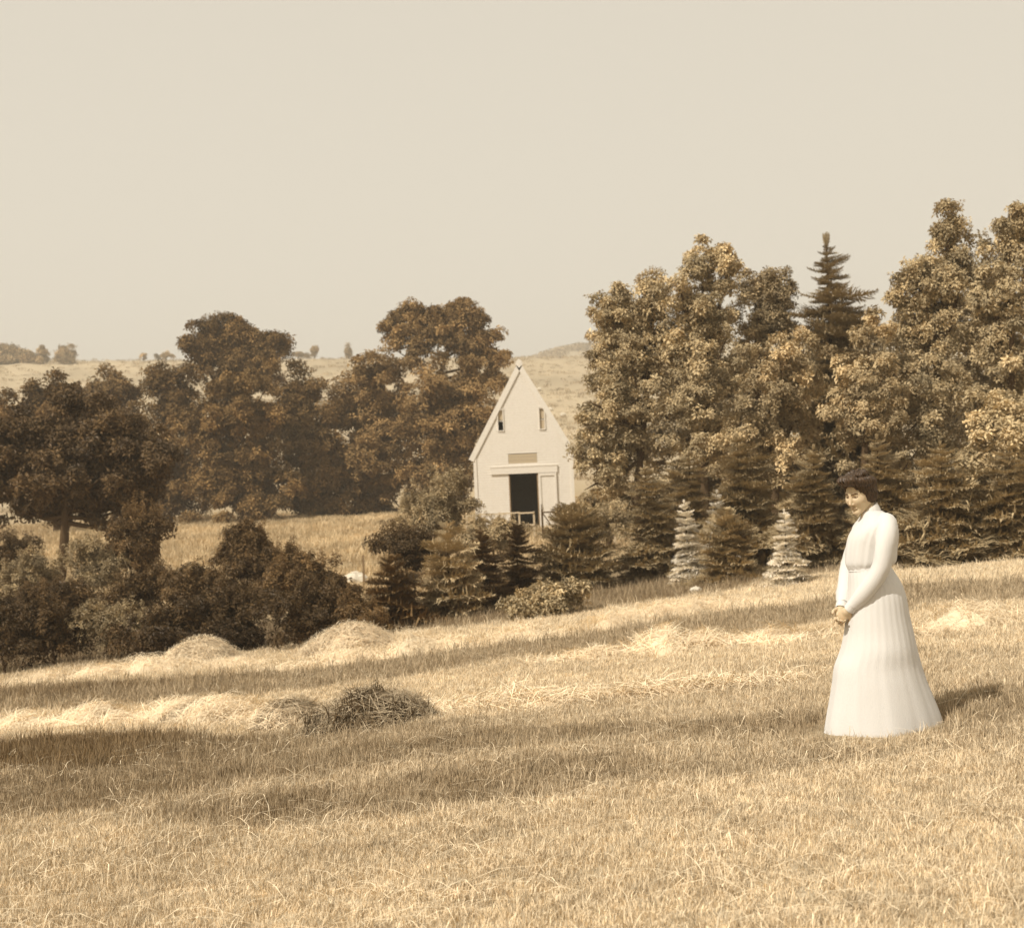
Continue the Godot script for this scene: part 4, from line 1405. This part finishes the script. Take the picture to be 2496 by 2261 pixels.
func make_hilltop_trees() -> void:
	var g := "small trees on the far hilltop"
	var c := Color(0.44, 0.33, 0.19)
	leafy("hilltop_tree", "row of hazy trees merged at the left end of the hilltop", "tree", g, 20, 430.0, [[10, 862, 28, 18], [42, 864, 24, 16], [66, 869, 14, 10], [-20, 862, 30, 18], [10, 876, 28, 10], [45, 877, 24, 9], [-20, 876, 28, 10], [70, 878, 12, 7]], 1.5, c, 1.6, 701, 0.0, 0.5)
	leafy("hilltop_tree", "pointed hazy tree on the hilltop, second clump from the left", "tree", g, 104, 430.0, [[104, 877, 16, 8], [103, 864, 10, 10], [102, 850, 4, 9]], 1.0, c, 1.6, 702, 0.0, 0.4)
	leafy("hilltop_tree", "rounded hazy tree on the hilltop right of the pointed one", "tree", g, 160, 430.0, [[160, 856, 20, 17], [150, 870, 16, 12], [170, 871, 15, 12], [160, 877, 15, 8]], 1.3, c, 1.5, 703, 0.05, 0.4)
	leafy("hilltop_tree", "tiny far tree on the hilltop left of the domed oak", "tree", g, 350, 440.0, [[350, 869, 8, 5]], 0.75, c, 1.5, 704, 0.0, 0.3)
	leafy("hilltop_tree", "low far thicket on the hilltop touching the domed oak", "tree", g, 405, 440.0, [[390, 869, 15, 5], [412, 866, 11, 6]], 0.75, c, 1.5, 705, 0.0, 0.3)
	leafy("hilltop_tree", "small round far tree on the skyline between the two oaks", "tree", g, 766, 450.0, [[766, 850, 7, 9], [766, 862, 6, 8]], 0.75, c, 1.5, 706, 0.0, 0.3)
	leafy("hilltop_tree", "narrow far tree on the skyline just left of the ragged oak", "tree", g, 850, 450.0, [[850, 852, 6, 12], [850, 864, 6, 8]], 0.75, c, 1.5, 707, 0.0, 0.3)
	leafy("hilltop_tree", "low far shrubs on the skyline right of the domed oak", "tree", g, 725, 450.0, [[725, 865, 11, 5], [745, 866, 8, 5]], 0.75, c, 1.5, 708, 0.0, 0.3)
	for k in [[1313, 908, 330.0, "pale hay shock high on the hillside, right of the barn's peak"], [1338, 940, 280.0, "pale hay shock on the hillside, middle one of three right of the barn's roof"], [1370, 950, 265.0, "pale hay shock lowest on the hillside, next to the grove's leaves"]]:
		var p := at(k[0], k[1], k[2])
		p.y = ground_h(p.x, p.z)
		var q := part(self, numbered("hay_shock"), stone_mesh(0.62, int(k[0])), mats.stone, p)
		tag(q, k[3], "hay shock", "hay shocks on the hillside")


# ---------------------------------------------------------------- the woman
# a spot of the figure, read off a tall crop of the photograph (2.4675 crop pixels to a photo pixel), upright in metres
func fig(cx: float, cy: float, z := 0.0) -> Vector3:
	var dx := (cx - 430.0) * 0.0010347
	var dy := (1700.0 - cy) * 0.0010347
	return Vector3(dx * cos(ROLL) + dy * sin(ROLL), -dx * sin(ROLL) + dy * cos(ROLL), z)


func capsule(p: Vector3, a: Vector3, b: Vector3, ra: float, rb: float) -> float:
	var ab := b - a
	var t := clampf((p - a).dot(ab) / ab.length_squared(), 0.0, 1.0)
	return (p - a - ab * t).length() - lerpf(ra, rb, t)


func melt(a: float, b: float, k: float) -> float:
	var h := clampf(0.5 + 0.5 * (b - a) / k, 0.0, 1.0)
	return lerpf(b, a, h) - k * h * (1.0 - h)


func ball(p: Vector3, c: Vector3, r: Vector3) -> float:
	var q := (p - c) / r
	var k := q.length()
	return (k - 1.0) * minf(r.x, minf(r.y, r.z)) if k < 1.0 else (k - 1.0) * k / (q / r).length()


# surface nets
func net(field: Callable, lo: Vector3, hi: Vector3, cell: float, paint: Callable, place: Transform3D, out: Build) -> void:
	var nx := int((hi.x - lo.x) / cell) + 2
	var ny := int((hi.y - lo.y) / cell) + 2
	var nz := int((hi.z - lo.z) / cell) + 2
	var step := 4
	var val := PackedFloat32Array()
	val.resize(nx * ny * nz)
	val.fill(1.0)
	var reach := cell * step * 1.9
	for bz in range(0, nz, step):
		for by in range(0, ny, step):
			for bx in range(0, nx, step):
				var mid := lo + Vector3(bx + step * 0.5, by + step * 0.5, bz + step * 0.5) * cell
				var c: float = field.call(mid)
				if absf(c) > reach:
					if c < 0.0:
						for z in range(bz, mini(bz + step, nz)):
							for y in range(by, mini(by + step, ny)):
								for x in range(bx, mini(bx + step, nx)):
									val[(z * ny + y) * nx + x] = -1.0
					continue
				for z in range(bz, mini(bz + step, nz)):
					for y in range(by, mini(by + step, ny)):
						for x in range(bx, mini(bx + step, nx)):
							val[(z * ny + y) * nx + x] = field.call(lo + Vector3(x, y, z) * cell)
	var spot := {}
	var offs := [0, 1, nx, nx + 1, nx * ny, nx * ny + 1, nx * ny + nx, nx * ny + nx + 1]
	for z in nz - 1:
		for y in ny - 1:
			for x in nx - 1:
				var i := (z * ny + y) * nx + x
				var inside := 0
				for o in offs:
					if val[i + o] < 0.0:
						inside += 1
				if inside == 0 or inside == 8:
					continue
				var sum := Vector3.ZERO
				var n := 0
				for a in 8:
					for bit in [1, 2, 4]:
						if a & bit:
							continue
						var va := val[i + offs[a]]
						var vb := val[i + offs[a | bit]]
						if (va < 0.0) == (vb < 0.0):
							continue
						var t := va / (va - vb)
						var pa := Vector3(a & 1, (a >> 1) & 1, (a >> 2) & 1)
						var pb := Vector3((a | bit) & 1, ((a | bit) >> 1) & 1, ((a | bit) >> 2) & 1)
						sum += pa.lerp(pb, t)
						n += 1
				var p := lo + (Vector3(x, y, z) + sum / n) * cell
				var e := cell * 0.6
				var g := Vector3(field.call(p + Vector3(e, 0, 0)) - field.call(p - Vector3(e, 0, 0)), field.call(p + Vector3(0, e, 0)) - field.call(p - Vector3(0, e, 0)), field.call(p + Vector3(0, 0, e)) - field.call(p - Vector3(0, 0, e))).normalized()
				spot[i] = [place * p, (place.basis * g).normalized(), paint.call(p)]
	for z in range(1, nz - 1):
		for y in range(1, ny - 1):
			for x in range(1, nx - 1):
				var i := (z * ny + y) * nx + x
				for axis in 3:
					var st: int = [1, nx, nx * ny][axis]
					if (val[i] < 0.0) == (val[i + st] < 0.0):
						continue
					var u: int = [nx, nx * ny, 1][axis]
					var w: int = [nx * ny, 1, nx][axis]
					var q := [i, i - u, i - u - w, i - w]
					if not (spot.has(q[0]) and spot.has(q[1]) and spot.has(q[2]) and spot.has(q[3])):
						continue
					var a = spot[q[0]]
					var b = spot[q[1]]
					var c = spot[q[2]]
					var d = spot[q[3]]
					out.tri(a[0], b[0], c[0], a[1], b[1], c[1], a[2], b[2], c[2])
					out.tri(a[0], c[0], d[0], a[1], c[1], d[1], a[2], c[2], d[2])


# rings: [centre, half length along x, half width along z, tilt about z]
func loft(rings: Array, segs: int, folds: Callable, close_top := false) -> ArrayMesh:
	var b := Build.new()
	var pos: Array = []
	for j in rings.size():
		var r: Array = rings[j]
		var row: Array = []
		for i in segs:
			var a := TAU * i / segs
			var k: float = folds.call(a, float(j) / (rings.size() - 1), r[0].y)
			var o := Vector3(cos(a) * r[1] * k, 0, sin(a) * r[2] * k)
			row.append(r[0] + o.rotated(Vector3.BACK, r[3] if r.size() > 3 else 0.0))
		pos.append(row)
	var nrm: Array = []
	for j in rings.size():
		var row: Array = []
		for i in segs:
			var du: Vector3 = pos[j][(i + 1) % segs] - pos[j][(i + segs - 1) % segs]
			var dv: Vector3 = pos[mini(j + 1, rings.size() - 1)][i] - pos[maxi(j - 1, 0)][i]
			var n := du.cross(dv).normalized()
			var away: Vector3 = pos[j][i] - rings[j][0]
			if n.dot(away) < 0.0:
				n = -n
			row.append(n)
		nrm.append(row)
	for j in rings.size() - 1:
		for i in segs:
			var k := (i + 1) % segs
			b.tri(pos[j][i], pos[j][k], pos[j + 1][k], nrm[j][i], nrm[j][k], nrm[j + 1][k])
			b.tri(pos[j][i], pos[j + 1][k], pos[j + 1][i], nrm[j][i], nrm[j + 1][k], nrm[j + 1][i])
	if close_top:
		for end in [0, rings.size() - 1]:
			for i in segs:
				b.flat(rings[end][0], pos[end][i], pos[end][(i + 1) % segs], Vector3.UP if end else Vector3.DOWN)
	return b.mesh()


# rings through [cy, left, right, half width] readings, with finer steps between
func rings_of(rows: Array, steps: int) -> Array:
	var out: Array = []
	for k in rows.size() - 1:
		for s in steps + (1 if k == rows.size() - 2 else 0):
			var t := float(s) / steps
			var p0: Array = rows[maxi(k - 1, 0)]
			var p1: Array = rows[k]
			var p2: Array = rows[k + 1]
			var p3: Array = rows[mini(k + 2, rows.size() - 1)]
			var v: Array = []
			for c in 4:
				v.append(cubic_interpolate(p1[c], p2[c], p0[c], p3[c], t))
			var l := fig(v[1], v[0])
			var r := fig(v[2], v[0])
			var m := (l + r) * 0.5
			m.x = fig((v[1] + v[2]) * 0.5, v[0]).x
			out.append([m, (r.x - l.x) * 0.5, v[3], 0.0])
	return out


func sleeve(pts: Array, radii: Array, salt: float) -> ArrayMesh:
	var b := Build.new()
	var path: Array = []
	var rad: Array = []
	for k in pts.size() - 1:
		for s in 6:
			var t := s / 6.0
			var p0: Vector3 = pts[maxi(k - 1, 0)]
			var p3: Vector3 = pts[mini(k + 2, pts.size() - 1)]
			path.append(pts[k].cubic_interpolate(pts[k + 1], p0, p3, t))
			rad.append(lerpf(radii[k], radii[k + 1], smoothstep(0, 1, t)))
	path.append(pts[pts.size() - 1])
	rad.append(radii[radii.size() - 1])
	var segs := 26
	var pos: Array = []
	for j in path.size():
		var d: Vector3 = (path[mini(j + 1, path.size() - 1)] - path[maxi(j - 1, 0)]).normalized()
		var a := d.cross(Vector3.BACK).normalized()
		var c := d.cross(a)
		var row: Array = []
		for i in segs:
			var w := TAU * i / segs
			var k := 1.0 + 0.05 * sin(w * 4.0 + j * 0.5 + salt) + 0.07 * fine.get_noise_2d(w * 2.0 + salt, j * 0.55)
			row.append(path[j] + (a * cos(w) + c * sin(w)) * rad[j] * k)
		pos.append(row)
	for j in path.size() - 1:
		for i in segs:
			var k := (i + 1) % segs
			var n00: Vector3 = (pos[j][i] - path[j]).normalized()
			var n01: Vector3 = (pos[j][k] - path[j]).normalized()
			var n10: Vector3 = (pos[j + 1][i] - path[j + 1]).normalized()
			var n11: Vector3 = (pos[j + 1][k] - path[j + 1]).normalized()
			b.tri(pos[j][i], pos[j][k], pos[j + 1][k], n00, n01, n11)
			b.tri(pos[j][i], pos[j + 1][k], pos[j + 1][i], n00, n11, n10)
	return b.mesh()


func face_field(p: Vector3) -> float:
	var q := Vector3(absf(p.x), p.y, p.z)
	var d := ball(p, Vector3(0, 0.035, -0.012), Vector3(0.074, 0.088, 0.094))
	d = melt(d, ball(p, Vector3(0, -0.02, 0.022), Vector3(0.060, 0.082, 0.066)), 0.03)
	d = melt(d, ball(q, Vector3(0.034, -0.020, 0.050), Vector3(0.030, 0.030, 0.032)), 0.03)
	d = melt(d, capsule(q, Vector3(0.048, -0.055, -0.005), Vector3(0.012, -0.098, 0.062), 0.020, 0.016), 0.03)
	d = melt(d, ball(p, Vector3(0, -0.096, 0.072), Vector3(0.017, 0.014, 0.015)), 0.018)
	d = melt(d, capsule(q, Vector3(0.010, 0.030, 0.080), Vector3(0.044, 0.028, 0.062), 0.010, 0.008), 0.014)
	d = maxf(d, -(ball(q, Vector3(0.031, 0.010, 0.094), Vector3(0.018, 0.013, 0.017)))) if false else melt_out(d, ball(q, Vector3(0.030, 0.010, 0.094), Vector3(0.018, 0.012, 0.018)), 0.014)
	d = melt(d, ball(q, Vector3(0.030, 0.009, 0.070), Vector3(0.0135, 0.0115, 0.012)), 0.004)
	d = melt(d, capsule(p, Vector3(0, 0.018, 0.083), Vector3(0, -0.030, 0.106), 0.0075, 0.0105), 0.014)
	d = melt(d, ball(q, Vector3(0.010, -0.036, 0.094), Vector3(0.008, 0.007, 0.010)), 0.006)
	d = melt(d, capsule(q, Vector3(0.0, -0.0605, 0.0905), Vector3(0.020, -0.0675, 0.079), 0.0052, 0.003), 0.004)
	d = melt(d, capsule(q, Vector3(0.0, -0.0715, 0.0895), Vector3(0.017, -0.0715, 0.080), 0.0062, 0.003), 0.004)
	d = melt(d, ball(q, Vector3(0.075, -0.002, -0.012), Vector3(0.010, 0.030, 0.018)), 0.008)
	d = melt(d, capsule(p, Vector3(0, -0.045, -0.022), Vector3(0, -0.135, -0.062), 0.050, 0.052), 0.03)
	return d


func melt_out(a: float, b: float, k: float) -> float:
	return -melt(-a, b, k)


func face_paint(p: Vector3) -> Color:
	var c := Color(0.58, 0.455, 0.30)
	var q := Vector3(absf(p.x), p.y, p.z)
	if p.z > 0.05:
		if absf(q.y + 0.0655 + 0.20 * q.x) < 0.0065 - 0.25 * maxf(0.0, q.x - 0.010) and q.x < 0.026:
			c = Color(0.40, 0.285, 0.175)
		var e := ((q - Vector3(0.030, 0.009, 0.076)) / Vector3(0.014, 0.0062, 0.02)).length()
		if e < 1.0:
			c = Color(0.14, 0.085, 0.045) if absf(q.x - 0.030) < 0.0065 else Color(0.36, 0.27, 0.17)
		elif e < 1.35:
			c = Color(0.20, 0.125, 0.065)
		if absf(q.y - 0.029 + 8.0 * pow(q.x - 0.03, 2)) < 0.0042 and q.x > 0.012 and q.x < 0.050:
			c = Color(0.12, 0.07, 0.035)
	return c


func hair_field(p: Vector3) -> float:
	# a pompadour: a full roll above the brow and round the sides, hair swept up to a coiled plait on top
	var s := 0.0022 * sin(atan2(p.x, p.z + 0.02) * 34.0 + p.y * 60.0 + 3.0 * fine.get_noise_3d(p.x * 12.0, p.y * 12.0, p.z * 12.0)) + 0.003 * fine.get_noise_3d(p.x * 40.0, p.y * 18.0, p.z * 40.0)
	var d := ball(p, Vector3(0, 0.052, -0.024), Vector3(0.092, 0.074, 0.106))
	var roll := Vector3(p.x, (p.y - 0.090 - 0.24 * (p.z - 0.01)) * 1.0, p.z + 0.012)
	var rr := Vector2(roll.x, roll.z * 0.86).length() - 0.080
	d = melt(d, Vector2(rr, roll.y).length() - 0.031, 0.02)
	d = melt(d, ball(p, Vector3(0, 0.126, 0.088), Vector3(0.064, 0.032, 0.046)), 0.02)
	var q := Vector3(absf(p.x), p.y, p.z)
	d = melt(d, ball(q, Vector3(0.064, 0.004, -0.030), Vector3(0.031, 0.066, 0.056)), 0.02)
	d = melt(d, ball(p, Vector3(0, -0.008, -0.088), Vector3(0.068, 0.078, 0.046)), 0.03)
	# coiled plait
	var t := Vector3(p.x, p.y - 0.130, p.z + 0.020)
	var ang := atan2(t.x, t.z)
	var tr := Vector2(Vector2(t.x, t.z).length() - 0.052, t.y - 0.004 * sin(ang * 2.0)).length() - (0.021 + 0.005 * sin(ang * 9.0 + t.y * 60.0))
	d = melt(d, tr, 0.006)
	d = melt(d, ball(p, Vector3(0, 0.120, -0.02), Vector3(0.05, 0.028, 0.05)), 0.01)
	# the face stays free
	d = maxf(d, -ball(p, Vector3(0, -0.010, 0.112), Vector3(0.076, 0.101, 0.090)))
	d = maxf(d, -ball(p, Vector3(0, -0.10, 0.02), Vector3(0.075, 0.075, 0.09)))
	return d + s


func hair_paint(p: Vector3) -> Color:
	var g := 1.0 + 0.8 * fine.get_noise_3d(p.x * 55.0, p.y * 25.0, p.z * 55.0)
	return Color(0.055, 0.032, 0.016) * g


func hand_field(p: Vector3) -> float:
	# palm in the xy plane, fingers along +y and curled towards +z, thumb at +x
	var d := ball(p, Vector3(0, 0.045, 0), Vector3(0.037, 0.048, 0.016))
	d = melt(d, capsule(p, Vector3(0, -0.04, 0), Vector3(0, 0.02, 0), 0.024, 0.026), 0.015)
	var x := [-0.028, -0.0095, 0.0095, 0.028]
	var l := [0.056, 0.070, 0.075, 0.068]
	for k in 4:
		var a := Vector3(x[k], 0.082, 0.0)
		var b := Vector3(x[k] * 1.04, 0.082 + l[k] * 0.42, 0.010)
		var c := Vector3(x[k] * 1.02, 0.082 + l[k] * 0.66, 0.028)
		var e := Vector3(x[k], 0.082 + l[k] * 0.72, 0.047)
		var f := minf(capsule(p, a, b, 0.0090, 0.0084), minf(capsule(p, b, c, 0.0084, 0.0078), capsule(p, c, e, 0.0078, 0.0066)))
		d = melt(d, f, 0.006)
	var th := minf(capsule(p, Vector3(0.026, 0.018, 0.006), Vector3(0.050, 0.052, 0.018), 0.013, 0.010), capsule(p, Vector3(0.050, 0.052, 0.018), Vector3(0.053, 0.080, 0.028), 0.0098, 0.0082))
	return melt(d, th, 0.008)


func skin_paint(_p: Vector3) -> Color:
	return Color(0.58, 0.455, 0.30)


var near_arm: Array = []
var far_arm: Array = []
var trunk_pts: Array = []


func body_field(p: Vector3) -> float:
	var d := capsule(p, trunk_pts[0], trunk_pts[1], 0.10, 0.10)
	d = melt(d, capsule(p, trunk_pts[1], trunk_pts[2], 0.10, 0.045), 0.05)
	d = melt(d, capsule(p, trunk_pts[3], trunk_pts[4], 0.032, 0.032), 0.06)
	for arm in [near_arm, far_arm]:
		for k in arm.size() - 1:
			d = melt(d, capsule(p, arm[k], arm[k + 1], lerpf(0.042, 0.026, float(k) / (arm.size() - 1)), lerpf(0.042, 0.026, float(k + 1) / (arm.size() - 1))), 0.02)
	for s in [-1.0, 1.0]:
		var hip: Vector3 = trunk_pts[0] + Vector3(0, -0.03, 0.08 * s)
		var knee := Vector3(0.02 - 0.05 * s, 0.46, 0.08 * s)
		var ankle := Vector3(0.03 - 0.05 * s, 0.08, 0.08 * s)
		d = melt(d, capsule(p, hip, knee, 0.085, 0.055), 0.03)
		d = melt(d, capsule(p, knee, ankle, 0.052, 0.036), 0.02)
		d = melt(d, capsule(p, ankle + Vector3(0, -0.03, 0), ankle + Vector3(-0.15, -0.055, 0), 0.036, 0.024), 0.02)
	return d


func make_person() -> void:
	var foot := stand(1950.0 + 430.0 / 2.4675, 8.25)
	var o := thing("person", foot, "woman in long white dress, dark pinned-up hair, head bowed, on the mown field", "person")
	near_arm = [fig(480, 470, 0.13), fig(462, 570, 0.185), fig(432, 700, 0.185), fig(360, 835, 0.15), fig(278, 950, 0.075)]
	far_arm = [fig(440, 470, -0.13), fig(395, 570, -0.185), fig(352, 710, -0.18), fig(300, 850, -0.11), fig(256, 950, -0.03)]
	trunk_pts = [fig(430, 800), fig(440, 520), fig(430, 330), fig(450, 440, -0.10), fig(465, 440, 0.10)]
	# body: head, neck, trunk, arms, legs and hands as one mesh
	var body := Build.new()
	net(body_field, Vector3(-0.36, -0.02, -0.30), Vector3(0.36, 1.46, 0.30), 0.016, skin_paint, Transform3D(), body)
	var head := Transform3D(Basis(Vector3.UP, deg_to_rad(-54.0)) * Basis(Vector3.RIGHT, deg_to_rad(16.0)), fig(368, 240, 0.0))
	net(face_field, Vector3(-0.095, -0.20, -0.125), Vector3(0.095, 0.13, 0.125), 0.0032, face_paint, head, body)
	# the near hand closes over the far one
	var h1: Vector3 = near_arm[4]
	var dir: Vector3 = (near_arm[4] - near_arm[3]).normalized()
	var fwd := (dir + Vector3(-0.1, -0.1, -0.15)).normalized()
	var palm := Vector3(0.0, -0.45, -0.9)
	palm = (palm - fwd * palm.dot(fwd)).normalized()
	net(hand_field, Vector3(-0.05, -0.05, -0.03), Vector3(0.075, 0.155, 0.07), 0.0034, skin_paint, Transform3D(Basis(fwd.cross(palm), fwd, palm), h1), body)
	dir = (far_arm[4] - far_arm[3]).normalized()
	fwd = (dir + Vector3(-0.05, -0.2, 0.25)).normalized()
	palm = Vector3(0.0, 0.3, 0.9)
	palm = (palm - fwd * palm.dot(fwd)).normalized()
	net(hand_field, Vector3(-0.05, -0.05, -0.03), Vector3(0.075, 0.155, 0.07), 0.0034, skin_paint, Transform3D(Basis(fwd.cross(palm), fwd, palm), far_arm[4]), body)
	part(o, "body", body.mesh(), mats.skin)
	var hair := Build.new()
	net(hair_field, Vector3(-0.14, -0.10, -0.16), Vector3(0.14, 0.19, 0.135), 0.0036, hair_paint, head, hair)
	part(o, "hair", hair.mesh(), mats.hair)
	# long gored skirt
	var skirt := rings_of([[690, 306, 556, 0.125], [740, 300, 588, 0.145], [800, 298, 622, 0.170], [880, 292, 648, 0.190], [1000, 280, 668, 0.205], [1100, 270, 690, 0.220], [1200, 246, 710, 0.240], [1300, 208, 735, 0.246], [1400, 194, 766, 0.262], [1500, 178, 805, 0.276], [1600, 160, 842, 0.29], [1672, 150, 862, 0.30], [1706, 147, 866, 0.302]], 5)
	part(o, "skirt", loft(skirt, 120, func(a, t, _y): return 1.0 + t * t * (0.022 * sin(a * 5.0 + 0.9 * sin(t * 4.0)) + 0.014 * sin(a * 11.0 + 1.3 + 2.0 * t + 0.8 * sin(a * 2.0)) + 0.006 * sin(a * 19.0 + 2.0)) + 0.010 * (1.0 - t) * sin(a * 31.0)), mats.cloth)
	# blouse, pouched over the waist at the front
	var blouse := rings_of([[708, 302, 558, 0.122], [690, 291, 556, 0.126], [655, 281, 592, 0.148], [570, 287, 598, 0.158], [500, 303, 605, 0.172], [450, 330, 596, 0.176], [412, 358, 580, 0.160], [385, 374, 562, 0.128], [358, 382, 532, 0.088], [340, 384, 505, 0.066]], 5)
	part(o, "blouse", loft(blouse, 96, func(a, t, _y): return 1.0 + (1.0 - t) * (0.018 * sin(a * 17.0) + 0.012 * sin(a * 29.0 + t * 3.0)) + 0.012 * fine.get_noise_2d(cos(a) * 3.0, sin(a) * 3.0 + t * 5.0)), mats.cloth)
	part(o, "sleeve", sleeve([fig(500, 396, 0.05), fig(505, 420, 0.115), fig(490, 480, 0.17), fig(468, 570, 0.192), fig(440, 700, 0.192), fig(362, 832, 0.152), fig(300, 920, 0.098)], [0.05, 0.064, 0.068, 0.060, 0.056, 0.055, 0.040], 1.0), mats.cloth)
	part(o, "sleeve", sleeve([fig(450, 396, -0.05), fig(450, 420, -0.115), fig(430, 480, -0.168), fig(395, 570, -0.192), fig(352, 710, -0.185), fig(303, 840, -0.112), fig(270, 920, -0.05)], [0.05, 0.064, 0.070, 0.064, 0.062, 0.056, 0.040], 2.0), mats.cloth)
	for arm in [[near_arm[3], near_arm[4]], [far_arm[3], far_arm[4]]]:
		var c := Build.new()
		var e: Vector3 = arm[1]
		var d: Vector3 = (arm[1] - arm[0]).normalized()
		c.tube([e - d * 0.050, e - d * 0.046, e - d * 0.004, e], [0.036, 0.039, 0.037, 0.034], 22)
		part(o, "cuff", c.mesh(), mats.cloth)
	# standing collar, tipped forward
	var col: Array = []
	for k in 7:
		var t := k / 6.0
		var c := fig(lerpf(440, 436, t), lerpf(352, 312, t))
		col.append([c, lerpf(0.066, 0.050, t), lerpf(0.064, 0.052, t), lerpf(0.25, 0.55, t)])
	part(o, "collar", loft(col, 48, func(a, t, _y): return 1.0 + 0.012 * sin(a * 11.0 + t)), mats.cloth)
	var belt := rings_of([[712, 300, 560, 0.126], [690, 302, 558, 0.126]], 3)
	part(o, "waistband", loft(belt, 72, func(_a, _t, _y): return 1.02), mats.cloth)
